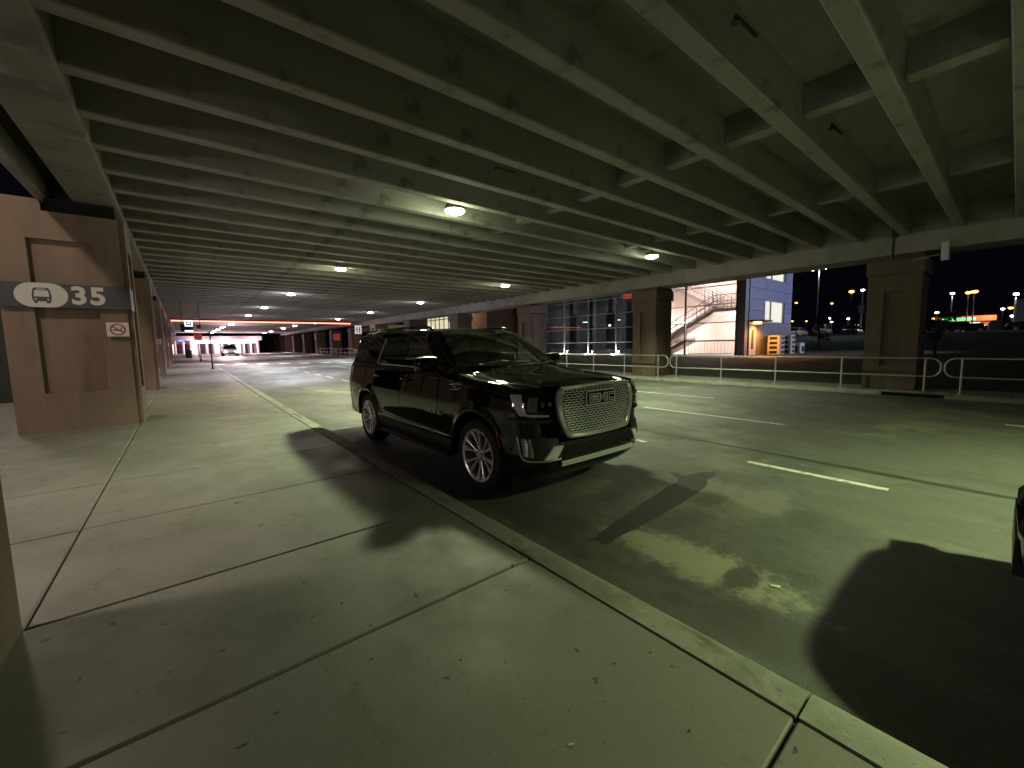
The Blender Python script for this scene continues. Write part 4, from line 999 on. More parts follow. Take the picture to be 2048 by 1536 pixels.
    sw.tube([cpt+Vector((.19*math.cos(2*math.pi*k/24), .19*math.sin(2*math.pi*k/24)*.42, .19*math.sin(2*math.pi*k/24)*.9)) for k in range(24)], .017, 8, closed=True); sw.tube([cpt+Vector((-.18,0,0)),cpt+Vector((.18,0,0))], .02, 6); sw.tube([cpt, cpt+Vector((0,-.2,-.1))], .03, 6); sw.build("steering_wheel", M['black'], root, smooth=60)
    rm = MB(); rm.cbox(-.13,.13,1.28,1.32,1.70,1.77,.015); rm.cyl((0,1.27,1.76),.015,.08,6); rm.build("rear_view_mirror", M['black'], root)
    # mirrors
    for sg in (-1, 1):
        mb = MB(); P = []
        for i in range(13):
            a = 2*math.pi*i/12; row = []
            for t, sc in ((0,.0),(0.02,.75),(.06,.95),(.13,1.0),(.17,.96),(.172,.0)):
                cx_, cz_ = math.copysign(abs(math.cos(a))**.55, math.cos(a)), math.copysign(abs(math.sin(a))**.6, math.sin(a))
                row.append((sg*(1.115+.135*sc*cx_), .80+t+.05*(cx_*sg*sg)*.4, 1.425+.105*sc*cz_))
            P.append(row)
        mb.grid(P); mo = mb.build("mirror", M['paint_black'], root, smooth=50)
        ar = MB(); ar.tube([(sg*.93,.98,1.375),(sg*1.05,.93,1.345)], .028, 8); ar.build("mirror_arm", M['gloss_black'], mo)
        gl = MB(); gl.box(sg*1.115-.11,sg*1.115+.11,.974,.978,1.34,1.51); gl.build("mirror_glass", M['chrome'], mo)
        cp = MB(); cp.grid([[(sg*(1.115+.128*c_), .82+.14*t, 1.508+.024*(1-c_*c_)*math.sin(math.pi*(t*.8+.1))) for t in (0,.33,.66,1)] for c_ in (-1,-.6,-.2,.2,.6,1)]); cp.build("mirror_cap", M['satin'], mo, smooth=60)
    # lower trims
    def along(sg, ya, yb, z, off, r, name, mat, zz=0):
        a = MB(); n = 16; a.tube([side_pt(sg, ya+(yb-ya)*k/n, z+zz*k/n, off) for k in range(n+1)], r, 6); a.build(name, mat, root, smooth=60)
    for sg in (-1, 1):
        along(sg, .62, 2.92, .540, .004, .014, "sill_chrome", M['chrome'], .012)
        a = MB(); P = [[side_pt(sg,yy,z,.006 if z in (.375,.50) else .020) for z in (.362,.375,.44,.50,.512)] for yy in [.56+k*.1 for k in range(24)]]; a.grid(P); a.build("sill_cladding", M['matte_black'], root, smooth=40)
        a = MB(); a.cbox(min(sg*.80,sg*1.02),max(sg*.80,sg*1.02),.62,2.86,.285,.345,.02); a.build("running_board", M['matte_black'], root, smooth=40)
        for yy in (1.82,2.86):
            a = MB(); a.tube([side_pt(sg,yy-.13,1.18,.0),side_pt(sg,yy-.10,1.185,.035),side_pt(sg,yy+.10,1.187,.035),side_pt(sg,yy+.13,1.185,.0)], .017, 8); a.build("door_handle", M['gloss_black'], root, smooth=60)
        # fender badge: a chrome hook shape with a dark vent
        a = MB(); a.tube([side_pt(sg,.56,1.190,.008),side_pt(sg,.40,1.205,.010),side_pt(sg,.30,1.200,.010),side_pt(sg,.29,1.170,.010),side_pt(sg,.36,1.140,.010),side_pt(sg,.54,1.130,.008)], .011, 8); bd = a.build("fender_badge", M['chrome'], root, smooth=60)
        a = MB(); a.face([side_pt(sg,.55,1.186,.004),side_pt(sg,.36,1.198,.004),side_pt(sg,.34,1.16,.004),side_pt(sg,.54,1.136,.004)]); a.build("badge_vent", M['gloss_black'], bd)
        text_mesh("badge_text", "DENALI", M['satin'], .030, .001, .0, bd, frame(side_pt(sg,.45,1.168,.010), (0,sg,0), (0,0,1)))
        tx = text_mesh("door_lettering", "YUKON XL", M['satin'], .085, .003, .001, root, frame(side_pt(sg,1.00,.815,.006), (0,sg,-.0), (-sg*.02,0,1)), shear=.15, spacing=1.15)
        a = MB(); n = 40; ang = [math.radians(-20+220*k/n) for k in range(n+1)]
        # marker reflector on the front wheel lip
        a = MB(); P = [[side_pt(sg,-.40-.028*t,.60+.17*k/5-.02*t,.012) for t in (0,1)] for k in range(6)]; a.grid(P); a.build("side_marker", mat_plain("side marker", (.30,.02,.02), .15), root)
    # dark inner structure
    ub = MB(); ub.box(-.74,.74,-.62,4.45,.34,1.02); ub.box(-.80,.80,.60,2.86,.40,.95); ub.box(-.68,.68,-.66,.3,.40,1.10); ub.build("underbody", M['matte_black'], root)
    for sg in (-1, 1):
        for c in (0, WB):
            a = MB(); P = [[(sg*.74, c+.53*math.cos(t), ZA+.50*math.sin(t)), (sg*.95, c+.50*math.cos(t), ZA+.47*math.sin(t))] for t in [math.pi*k/16 for k in range(17)]]; a.grid(P); a.build("wheel_well", M['matte_black'], root, smooth=60)
    # ---------------- front details
    def npatch(mb, c, off=0, n=10, m=8, skirt=.03):
        """quad given by 4 corners (x, z) on the nose: bl, br, tr, tl"""
        us = [(U(x), z) for x, z in c]; P = []
        for j in range(m+1):
            t = j/m; row = []
            for i in range(n+1):
                s = i/n; u = (us[0][0]*(1-s)+us[1][0]*s)*(1-t)+(us[3][0]*(1-s)+us[2][0]*s)*t; z = (us[0][1]*(1-s)+us[1][1]*s)*(1-t)+(us[3][1]*(1-s)+us[2][1]*s)*t
                row.append(nose(u, z, off))
            P.append(row)
        mb.grid(P)
        if skirt:
            loop = P[0]+[r[-1] for r in P[1:]]+P[-1][-2::-1]+[r[0] for r in P[-2:0:-1]]
            mb.grid([[p, p+Vector((0,skirt,0))] for p in loop+[loop[0]]])
    # grille frame outline (x, z), left half from the top centre down to the bottom centre
    OUT = [(0,1.245),(.30,1.240),(.55,1.230),(.610,1.218),(.635,1.17),(.632,1.08),(.600,.93),(.545,.775),(.512,.715),(.46,.695),(.25,.688),(0,.686)]
    INN = [(0,1.205),(.30,1.201),(.53,1.191),(.548,1.178),(.556,1.15),(.553,1.07),(.528,.93),(.492,.815),(.470,.775),(.43,.752),(.25,.745),(0,.742)]
    def dens(L, n=6):
        o = []
        for (a,b),(c,d) in zip(L, L[1:]):
            for k in range(n): o.append((a+(c-a)*k/n, b+(d-b)*k/n))
        return o+[L[-1]]
    full = lambda L: [(-x,z) for x,z in dens(L)]+[(x,z) for x,z in dens(L)[-2:0:-1]]
    fo, fi = full(OUT), full(INN); gr = MB(); P = []
    for (xo,zo),(xi,zi) in zip(fo+[fo[0]], fi+[fi[0]]):
        mix = lambda t: nose(U(xo+(xi-xo)*t), zo+(zi-zo)*t, 0)
        q = lambda t, off: nose(U(xo+(xi-xo)*t), zo+(zi-zo)*t, off)
        P.append([q(0,-.005), q(.02,.030), q(.25,.042), q(.70,.040), q(.96,.028), q(1,-.005)])
    gr.grid(P); go = gr.build("grille_frame", M['chrome'], root, smooth=35)
    # black backing and chrome mesh
    bk = MB(); P = []
    for k in range(25):
        z = .735+(1.20-.735)*k/24
        hwid = cat(sorted([(zz,xx) for xx,zz in INN if xx > .4]), z)+.01
        P.append([nose(U(hwid*(-1+2*i/20)), z, .004) for i in range(21)])
    bk.grid(P); bk.build("grille_backing", M['gloss_black'], go)
    ms = MB(); rows = 17; cols = 17; dz = (1.188-.752)/rows; dx = .066
    inn_s = sorted([(zz,xx) for xx,zz in INN if xx > .4])
    for r in range(rows+1):
        z = .752+dz*r; hwid = cat(inn_s, min(1.17,max(.76,z)))-.004
        xs = -hwid; st = [-hwid]; off = 0 if r % 2 else dx/2
        k0 = math.floor((-hwid-off)/dx); 
        knots = [-hwid]+[off+dx*k for k in range(k0, k0+40) if -hwid < off+dx*k < hwid]+[hwid]
        for a, b in zip(knots, knots[1:]):
            if b-a < .012: continue
            g_ = .007; a2, b2 = a+g_, b-g_
            p = [nose(U(x),zz,o) for x,zz,o in ((a2,z-.0052,.010),(b2,z-.0052,.010),(b2,z+.0052,.010),(a2,z+.0052,.010),(a2,z-.002,.022),(b2,z-.002,.022),(b2,z+.003,.020),(a2,z+.003,.020))]
            ms.add(p, [(0,1,5,4),(4,5,6,7),(7,6,2,3),(0,4,7,3),(1,2,6,5)])
            if r < rows:                                  # short diagonal webs down to the row above
                for x in (a,):
                    if abs(x) < hwid-.01:
                        ms.add([nose(U(x-.0048),z-.002,.008),nose(U(x+.0048),z-.002,.008),nose(U(x+.0048),z+dz+.002,.008),nose(U(x-.0048),z+dz+.002,.008),nose(U(x),z,.018),nose(U(x),z+dz,.018)], [(0,4,5,3),(4,1,2,5)])
    ms.build("grille_mesh", M['bright'], go)
    # emblem
    eb = MB(); npatch(eb, [(-.235,1.018),(.235,1.018),(.235,1.148),(-.235,1.148)], .034, 12, 4, .03); em = eb.build("emblem", M['gloss_black'], go)
    ol = MB(); co = [(-.24,1.03),(-.225,1.012),(.225,1.012),(.24,1.03),(.24,1.136),(.225,1.154),(-.225,1.154),(-.24,1.136)]
    ol.tube([nose(U(x),z,.037) for x,z in co], .008, 6, closed=True); ol.build("emblem_rim", M['bright'], em, smooth=60)
    def letter(polys, cx):
        for pl in polys:
            c_ = MB(); 
            yield [(cx+x*.125, 1.083+z*.088) for x,z in pl]
    GLY = {'G': [[(-.5,-.5),(.5,-.5),(.5,-.24),(-.24,-.24),(-.24,.24),(.5,.24),(.5,.5),(-.5,.5)],[(.24,-.239),(.5,-.239),(.5,.10),(.02,.10),(.02,-.10),(.24,-.10)]],
           'M': [[(-.5,-.5),(-.28,-.5),(-.28,.14),(-.28,.5),(-.5,.5)],[(.28,-.5),(.5,-.5),(.5,.5),(.28,.5)],[(-.279,.5),(-.279,.12),(0,-.36),(.279,.12),(.279,.5),(0,.05)]],
           'C': [[(-.5,-.5),(.5,-.5),(.5,-.24),(-.24,-.24),(-.24,.24),(.5,.24),(.5,.5),(-.5,.5)]]}
    lt = MB(); lc = MB(); yo = nose(0,1.083,.034).y
    for ch, cx in (('G',-.145),('M',0),('C',.145)):
        for pl in letter(GLY[ch], cx):
            q = [(x,z) for x,z in pl]; lt.prism(q, 'y', yo-.013, yo+.008)
            for a, b in zip(q, q[1:]+q[:1]): lc.tube([(a[0],yo-.013,a[1]),(b[0],yo-.013,b[1])], .0048, 5)
    lt.build("emblem_letters", mat_plain("dark red letter", (.045,.018,.018), .3), em); lc.build("emblem_letter_edge", M['bright'], em)
    # headlamps
    for sg in (-1, 1):
        X = lambda L: [(sg*x,z) for x,z in L]
        a = MB(); npatch(a, X([(.665,.925),(.955,.925),(.978,1.170),(.668,1.165)]), .004, 14, 8, 0); hl = a.build("headlamp", M['gloss_black'], root, smooth=60)
        a = MB(); npatch(a, X([(.885,.955),(.925,.955),(.972,1.155),(.935,1.160)]), .018, 5, 8, .02); a.build("daytime_light", mat_plain("clear light guide", (.62,.58,.60), .25, 0), hl, smooth=50)
        a = MB(); npatch(a, X([(.885,.945),(.70,.935),(.70,.955),(.885,.970)]), .014, 5, 2, .02); a.build("light_bar", mat_plain("light guide", (.55,.54,.54), .3, 0), hl, smooth=50)
        for x0, x1, z0, z1, mm in ((.815,.885,.99,1.13,'chrome'),(.735,.800,.99,1.13,'satin'),(.68,.72,1.00,1.12,'satin')):
            c0 = nose(U(sg*(x0+x1)/2),(z0+z1)/2,.012)
            a = MB(); npatch(a, X([(x0,z0),(x1,z0),(x1,z1),(x0,z1)]), .012, 3, 3, .02); pb = a.build("projector_bezel", M['gloss_black'] if mm != 'chrome' else mat_plain("reflector", (.34,.30,.28), .25, .5), hl)
            a = MB(); a.sphere(tuple(c0), .030, 12, 8, (1,.6,1)); a.build("projector", mat_plain("projector lens", (.06,.06,.07), .04, 0, 1), pb, smooth=80)
        a = MB(); npatch(a, X([(.655,.915),(.965,.915),(.985,1.178),(.658,1.172)]), .026, 14, 8, .03); a.build("headlamp_cover", M['lens_clear'], hl, smooth=60)
        a = MB(); npatch(a, X([(.70,.875),(.975,.895),(.970,.918),(.68,.905)]), .030, 10, 3, .05); a.build("headlamp_lip", M['matte_black'], root, smooth=60)
        # fog lamp pocket with vertical lamps, chrome L outline, chrome wedge
        a = MB(); npatch(a, X([(.60,.500),(.925,.500),(.945,.735),(.62,.72)]), .004, 10, 6, 0); fp = a.build("fog_pocket", M['matte_black'], root, smooth=60)
        a = MB(); npatch(a, X([(.895,.545),(.918,.545),(.928,.720),(.908,.720)]), .012, 2, 8, .02); fl = a.build("fog_lamp", mat_plain("fog lamp lens", (.30,.30,.26), .1, .3), fp)
        for k in range(6):
            b = MB(); npatch(b, X([(.897,.552+k*.028),(.914,.552+k*.028),(.916,.564+k*.028),(.899,.564+k*.028)]), .018, 1, 1, .01); b.build("fog_led", M['chrome'], fl)
        a = MB(); npatch(a, X([(.862,.540),(.880,.540),(.893,.718),(.876,.718)]), .016, 2, 8, .02); a.build("fog_reflector", mat_plain("fog reflector", (.50,.50,.40), .2, .8), fp)
        a = MB(); a.tube([nose(U(sg*x),z,.012) for x,z in ((.950,.74),(.945,.66),(.938,.56),(.925,.515),(.895,.498),(.82,.495),(.72,.497),(.60,.505))], .009, 8); a.build("fog_chrome", M['satin'], fp, smooth=60)
        a = MB(); npatch(a, X([(.775,.512),(.655,.515),(.575,.640),(.680,.640)]), .022, 5, 5, .03); a.build("chrome_wedge", M['bright'], fp, smooth=50)
        tp = MB(); tp.tube([nose(U(sg*.97),.62,.0),nose(U(sg*.972),.60,.0)], .012, 6); tp.build("parking_sensor", M['black'], root)
    a = MB(); npatch(a, [(-.56,.500),(.56,.500),(.60,.665),(-.60,.665)], .006, 24, 6, 0); lg = a.build("lower_grille", M['matte_black'], root, smooth=60)
    a = MB()
    for k in range(7): a.tube([nose(U(-.56+1.12*i/16),(.515+k*.023),.010) for i in range(17)], .005, 5)
    a.build("lower_grille_bar", M['gloss_black'], lg, smooth=60)
    a = MB(); P = []
    for i in range(33):
        x = -.60+1.20*i/32; zc = .468-.012*(x/.6)**2
        P.append([nose(U(x),zc-.038,.010), nose(U(x),zc-.030,.034), nose(U(x),zc+.012,.042), nose(U(x),zc+.022,.012)])
    a.grid(P); a.build("bumper_chrome", M['bright'], root, smooth=45)
    a = MB(); a.cbox(-.78,.78,-.76,.2,.29,.42,.05); a.build("air_dam", M['matte_black'], root, smooth=40)
    # ---------------- wheels
    def wheel():
        r = bpy.data.objects.new("wheel", None); COL.objects.link(r); r.parent = root
        t = MB(); R = .417
        t.lathe([(-.128,.292),(-.138,.315),(-.140,.350),(-.132,.392),(-.112,.411),(-.06,R),(0,R+.001),(.06,R),(.112,.411),(.132,.392),(.140,.350),(.138,.315),(.128,.292)], 'x', 64)
        for k in range(60):                                 # shoulder tread blocks
            a = 2*math.pi*k/60; 
            for sx in (-1, 1):
                c, s_ = math.cos(a), math.sin(a); c2, s2 = math.cos(a+.06), math.sin(a+.06)
                t.add([(sx*.09,c*.414,s_*.414),(sx*.128,c*.398,s_*.398),(sx*.128,c2*.398,s2*.398),(sx*.09,c2*.414,s2*.414),(sx*.09,c*.421,s_*.421),(sx*.133,c*.404,s_*.404),(sx*.133,c2*.404,s2*.404),(sx*.09,c2*.421,s2*.421)], [(4,5,6,7),(0,1,5,4),(1,2,6,5),(2,3,7,6),(3,0,4,7)])
        t.build("tyre", M['rubber'], r, smooth=40)
        b = MB(); b.lathe([(.12,.285),(.06,.272),(-.06,.262),(-.128,.275),(-.136,.290),(-.140,.296),(-.136,.302),(-.124,.296)], 'x', 64); 
        b.build("rim", M['rim'], r, smooth=40)
        dk = MB(); dk.lathe([(-.02,.0),(-.02,.262)], 'x', 48); dk.lathe([(-.045,.06),(-.045,.19),(-.02,.192)], 'x', 48); dk.build("brake_disc", M['rim_dark'], r, smooth=40)
        sp = MB(); ns = 12
        for k in range(ns):
            a0 = 2*math.pi*(k//2)/6+(.13 if k % 2 else -.13)      # spokes lean together in pairs
            prof = []
            for rr_, hw_, x in ((.045,.016,-.095),(.10,.0125,-.100),(.17,.0135,-.108),(.23,.019,-.120),(.274,.032,-.131)):
                tw = a0+(.10 if k % 2 else -.10)*(rr_-.045)/.23
                e = Vector((0,math.cos(tw),math.sin(tw))); n = Vector((0,-math.sin(tw),math.cos(tw)))
                prof.append([Vector((x+.040,0,0))+e*rr_-n*hw_*1.05, Vector((x+.006,0,0))+e*rr_-n*hw_, Vector((x,0,0))+e*rr_-n*hw_*.55, Vector((x+.004,0,0))+e*rr_, Vector((x,0,0))+e*rr_+n*hw_*.55, Vector((x+.006,0,0))+e*rr_+n*hw_, Vector((x+.040,0,0))+e*rr_+n*hw_*1.05])
            sp.grid(prof)
        sp.build("spokes", M['rim'], r, smooth=30)
        h = MB(); h.lathe([(-.05,.075),(-.098,.072),(-.102,.045),(-.112,.036),(-.116,.0)], 'x', 32); hb = h.build("hub_cap", M['rim'], r, smooth=35)
        l_ = MB()
        for k in range(6):
            a = 2*math.pi*k/6+.26; l_.cyl((-.118,.058*math.cos(a),.058*math.sin(a)), .009, .03, 8, axis='x')
        l_.build("lug_nuts", M['chrome'], r, smooth=40)
        return r
    w0 = wheel(); w0.location = (-.850,0,ZA); w0.rotation_euler = (.35,0,.0)
    for x, y, rz, rx in ((-.850,WB,0,.9),(.850,0,math.pi,.2),(.850,WB,math.pi,.6)):
        c = w0.copy(); COL.objects.link(c); c.location = (x,y,ZA); c.rotation_euler = (rx,0,rz)
        for ch in kids(w0):
            d = ch.copy(); COL.objects.link(d); d.parent = c
    # tail lamps
    for sg in (-1, 1):
        a = MB(); P = [[side_pt(sg,4.16+.0*k,1.0,.006) if False else Vector((sg*(hw(YR-.10*(1-t),z)+.006), YR-.10*(1-t), z)) for t in (0,.5,1)] for z in (.92,1.05,1.18,1.32)]; a.grid(P); a.build("tail_lamp", mat_plain("tail lamp", (.16,.008,.008), .12), root, smooth=50)
    return root
suv()
# ------------------------------------------------------------------ plainer cars
def plain_car(loc, rz, label, paint, L=4.6, W=1.84, Hh=1.46, suvish=0.0, group=None, name="parked_car", lights=None, tilt=0.0):
    root = empty(name, loc, (0,tilt,rz), label=label, cat="car", group=group)
    pm = paint; hl_ = L/2; hwid = W/2; zb = .24; zbelt = .92+.16*suvish
    def plan(u, sx, sy, p=2/5.5):
        c, s = math.cos(u), math.sin(u)
        return (sx*math.copysign(abs(c)**p, c), sy*math.copysign(abs(s)**p, s))
    mb = MB(); P = []
    for k in range(49):
        u = 2*math.pi*k/48; col = []
        for z, kx_, ky_ in ((zb,.90,.93),(zb+.06,.95,.97),(.45,.985,.995),(.62,1.0,1.0),(.75,.995,.985),(zbelt-.08,.975,.965),(zbelt,.93,.93),(zbelt+.035,.80,.80),(zbelt+.045,.0,.0)):
            x, y = plan(u, hwid*kx_, hl_*ky_); f = y/hl_
            zz = z - (.14*max(0,-f-.35)/.65 if z > .7 else 0) - (.05*max(0,f-.5)/.5 if z > .7 else 0)*(1-suvish)
            col.append((x,y,zz))
        P.append(col)
    mb.grid(P); mb.build("body", pm, root, smooth=60)
    # cabin
    y0b, y0t, y1t, y1b = -.95, -.25, 1.05+.5*suvish, 1.75+.30*suvish
    def ring(z, ya, yb, wd): return [(-wd,ya,z),(wd,ya,z),(wd,yb,z),(-wd,yb,z)]
    a, b = ring(zbelt+.0, y0b, y1b, hwid*.90), ring(Hh-.05, y0t, y1t, hwid*.68)
    g = MB(); g.add(a+b, [(0,1,5,4),(1,2,6,5),(2,3,7,6),(3,0,4,7)]); g.build("windows", M['privacy'], root)
    r = MB(); t = ring(Hh, y0t+.2, y1t-.2, hwid*.56); r.add(b+t, [(4,5,6,7),(0,1,5,4),(1,2,6,5),(2,3,7,6),(3,0,4,7)]); r.build("roof", pm, root, smooth=60)
    for sx in (-1, 1):
        p = MB(); p.tube([(sx*hwid*.90,y0b,zbelt),(sx*hwid*.68,y0t,Hh-.05)], .035, 6); p.tube([(sx*hwid*.90,y1b,zbelt),(sx*hwid*.68,y1t,Hh-.05)], .05, 6); p.tube([(sx*hwid*.895,.42,zbelt),(sx*hwid*.682,.42,Hh-.05)], .03, 6); p.build("window_post", pm, root)
    wm = None
    for sx in (-1, 1):
        for yy in (-hl_+.85, hl_-.95):
            if wm is None:
                wm = bpy.data.objects.new("wheel", None); COL.objects.link(wm); wm.parent = root
                q = MB(); q.lathe([(.09,.20),(.10,.30),(.06,.33),(-.06,.33),(-.10,.30),(-.09,.20)], 'x', 28); q.build("tyre", M['rubber'], wm, smooth=40)
                q = MB(); q.lathe([(-.085,.205),(-.07,.19),(-.06,.10),(-.075,.0)], 'x', 28); q.build("rim", M['rim'], wm, smooth=40); o = wm
            else:
                o = wm.copy(); COL.objects.link(o)
                for ch in kids(wm): d = ch.copy(); COL.objects.link(d); d.parent = o
            o.location = (sx*(hwid-.085), yy, .33); o.rotation_euler = (0,0,0 if sx < 0 else math.pi)
    hm = lights or mat_plain("car headlamp", (.5,.5,.5), .15, .3); tm = mat_plain("car tail lamp", (.35,.01,.01), .2)
    for sx in (-1, 1):
        q = MB(); q.cbox(sx*hwid*.70-.17,sx*hwid*.70+.17,-hl_*.985,-hl_*.93,.60,.74,.02); q.build("headlight", hm, root)
        q = MB(); q.cbox(sx*hwid*.72-.16,sx*hwid*.72+.16,hl_*.935,hl_*.985,.70,.84,.02); q.build("tail_light", tm, root)
    q = MB(); q.box(-hwid*.45,hwid*.45,-hl_*1.0,-hl_*.95,.36,.56); q.build("grille", M['black'], root)
    return root
# ------------------------------------------------------------------ the dark car cut by the right edge of the picture
plain_car((3.90, -2.44, -.005), math.pi, "black car mostly outside the frame at right, only its rear corner showing", M['paint_black'], L=4.76, W=2.02, Hh=1.86, suvish=1.0)
# ------------------------------------------------------------------ car park beyond the lawn
def lot_lamp(x, y, z, head, label, lens, n=1, zg=2.1, light=None, size=.42, pole=True, group=None):
    r = empty("car_park_lamp", (x,y,zg), label=label, cat="street lamp", group=group)
    MB().cyl((0,0,0),.11,z-zg,10,r2=.07).build("pole", M['steel'] if lens != 'o' else M['darksteel'], r, smooth=50)
    for k in range(n):
        dy = 0 if n == 1 else (-.55 if k == 0 else .55)
        q = MB(); q.box(-.2,.2,min(0,dy*1.5)-.06,max(0,dy*1.5)+.06,z-zg,z-zg+.08); q.build("arm", M['darksteel'], r)
        h = MB(); h.cbox(-.26,.26,dy*1.5-.22,dy*1.5+.22,z-zg+.081,z-zg+.18,.04); h.build("head", M['darksteel'], r)
        g = MB(); g.sphere((0,dy*1.5,z-zg-.06), size, 12, 8, (1,1,.6)); g.build("globe", LOTL[lens], r, smooth=80)
    if light:
        ld = bpy.data.lights.new("lamp_light", 'SPOT'); ld.energy = light[0]; ld.color = light[1]; ld.spot_size = math.radians(160); ld.spot_blend = .4; ld.shadow_soft_size = .3
        lo = bpy.data.objects.new("lamp_light", ld); COL.objects.link(lo); lo.parent = r; lo.location = (0,0,z-zg-.5)
    return r
LOTL = {'w': mat_emit("cold lamp globe", (.80,.88,1), 14), 'o': mat_emit("sodium globe", (1,.34,.06), 7), 'W': mat_emit("bright cold lamp globe", (.86,.90,1), 30)}
lot_lamp(76,19.6,12.3,0,"tall white twin lamp on a steel pole right of the blue building wall",'W',2,light=(1600,(.8,.86,1)),size=.36)
fl_ = lot_lamp(52,-9,8.6,0,"tall floodlight right of the lawn, outside the frame",'W',1,zg=1.2,light=(16000,(.66,.72,1)))
for c_ in kids(fl_):
    if c_.type == 'LIGHT':
        c_.data.spot_size = math.radians(42); c_.location = (0,0,6.8); c_.rotation_euler = (Vector((36,12,5.2))-Vector((52,-9,8.0))).to_track_quat('-Z','Y').to_euler()
SP_ = [(120,24.6,12.3,'o',.8,"orange lamp high left of the dark right pillar"),(95,17.9,10.2,'w',.45,"white lamp on a pole touching the dark right pillar's left side"),(130,38.3,11.5,'o',.5,"orange lamp just right of the blue building wall"),
 (125,29.3,10.3,'o',.45,"orange lamp between the twin lamp pole and the dark pillar"),(110,11.8,10.5,'o',.75,"orange lamp glowing just right of the dark right pillar"),(100,7.3,8.8,'w',.42,"white lamp above the green lit station"),
 (105,5.8,9.1,'o',.62,"left one of the orange lamp pair above the green lit station"),(105,5.1,9.2,'o',.68,"right one of the orange lamp pair above the green lit station"),(100,.6,8.0,'w',.5,"white lamp near the right edge above the white truck box"),
 (140,2.5,7.5,'w',.5,"far white lamp left of the low orange lamp near the right edge"),(130,1.3,7.2,'o',.6,"low orange lamp left of the white truck box"),(130,11.6,7.0,'w',.55,"low white lamp over the small dark tree beside the right pillar"),
 (120,24.9,6.2,'w',.45,"low white lamp above the dark cars left of the pillar"),(130,30.7,6.9,'w',.4,"low white lamp right of the twin lamp pole foot"),(140,42,7.0,'o',.45,"low orange lamp behind the building's lower corner"),
 (140,38.5,6.8,'o',.4,"low orange lamp behind the parked cars left of the twin pole"),(120,11.1,5.4,'o',.45,"lowest orange lamp beside the green lit station"),(130,1.0,5.6,'w',.5,"lowest white lamp beside the grey car at the right edge"),(118,27.5,5.6,'w',.35,"tiny white lamp over the car park kerb")]
for i,(x,y,z,c,sz,lab) in enumerate(SP_):
    lot_lamp(x,y,z,0,lab,c,1,size=sz*.62,light=((500,(1,.4,.12)) if c == 'o' else (500,(.8,.87,1))) if i in (0,4,5,6,8) else None, group="small lamps over the car park")
def station():
    r = empty("filling_station", (112,6,2.1), label="low orange roofed station with green light bands and bright shop front", cat="station")
    MB().box(-.6,8,-3.4,4.2,2.3,3.2).build("roof", mat_plain("orange roof", (.45,.13,.06), .6), r)
    MB().box(.5,8,-3.2,4.0,-.2,2.298).build("wall", mat_plain("station wall", (.35,.2,.15), .7), r)
    ge = mat_emit("green light band", (.02,1,.25), 2.6)
    MB().box(-.75,-.62,1.6,3.2,2.45,2.85).build("green_band", ge, r); MB().box(-.75,-.62,-1.0,1.3,2.45,2.85).build("green_band", ge, r)
    MB().box(.3,.49,-1.5,1.6,.5,2.0).build("shop_window", mat_emit("shop window", (.9,.95,1), 2.2), r)
    MB().box(.28,.49,2.2,3.0,.5,1.6).build("shop_window", mat_emit("shop window pink", (1,.7,.75), 1.2), r)
    ld = bpy.data.lights.new("roof_light", 'POINT'); ld.energy = 900; ld.color = (1,.45,.25); ld.shadow_soft_size = .3
    lo = bpy.data.objects.new("roof_light", ld); COL.objects.link(lo); lo.parent = r; lo.location = (-3,-2.6,3.0)
station()
cp = [mat_plain("car paint dark", (.01,.01,.012), .25, 0, .8), mat_plain("car paint silver", (.35,.36,.38), .3, .4, .6), mat_plain("car paint grey blue", (.06,.08,.13), .25, .3, .8), mat_plain("car paint white", (.6,.6,.6), .3, 0, .6)]
LC = [(77,15.4,1.57,0,"dark parked saloon left of the dark right pillar",0),(79,19.5,1.6,1,"silver parked car left of the dark saloon",1),(81,23.5,1.5,3,"pale parked car right behind the blue wall's corner",0),(80,9.0,0,1,"silver parked car just right of the dark pillar",0),
      (80,6.6,0,0,"dark parked car beneath the left green light band",1),(80,4.6,0,0,"dark parked car beneath the right green light band",0),(92,8.6,1.57,3,"pale parked car farther back by the station",1),(93,4.0,1.57,1,"silver parked car farther back under the orange roof",0),(90,14,1.57,3,"pale car parked farther back behind the dark saloon",0),(92,28,1.57,1,"silver car parked far back below the low white lamp",0)]
for x,y,rz,c,lab,sv in LC: plain_car((x,y,2.1), rz, lab, cp[c], L=4.7, W=1.85, Hh=1.5+.25*sv, suvish=float(sv), group="cars in the car park")
plain_car((72.6,-1.35,2.1), 3.14, "grey blue SUV at the right edge beside the pale stone block", cp[2], L=4.8, W=1.9, Hh=1.75, suvish=1.0, group="cars in the car park")
plain_car((5.65,75,.64), 0, "approaching car with bright pinkish headlights before the lit canopy", cp[3], L=4.6, W=1.9, Hh=1.7, suvish=1.0, lights=mat_emit("car headlight beam", (1,.80,.84), 40), name="approaching_car")
for sx in (-.65,.65):
    ld = bpy.data.lights.new("headlight_beam", 'SPOT'); ld.energy = 2600; ld.color = (1,.62,.68); ld.spot_size = math.radians(70); ld.spot_blend = .8; ld.shadow_soft_size = .12
    lo = bpy.data.objects.new("headlight_beam", ld); COL.objects.link(lo); lo.location = (5.65+sx,72.6,1.35); lo.rotation_euler = (math.radians(-86),0,0)
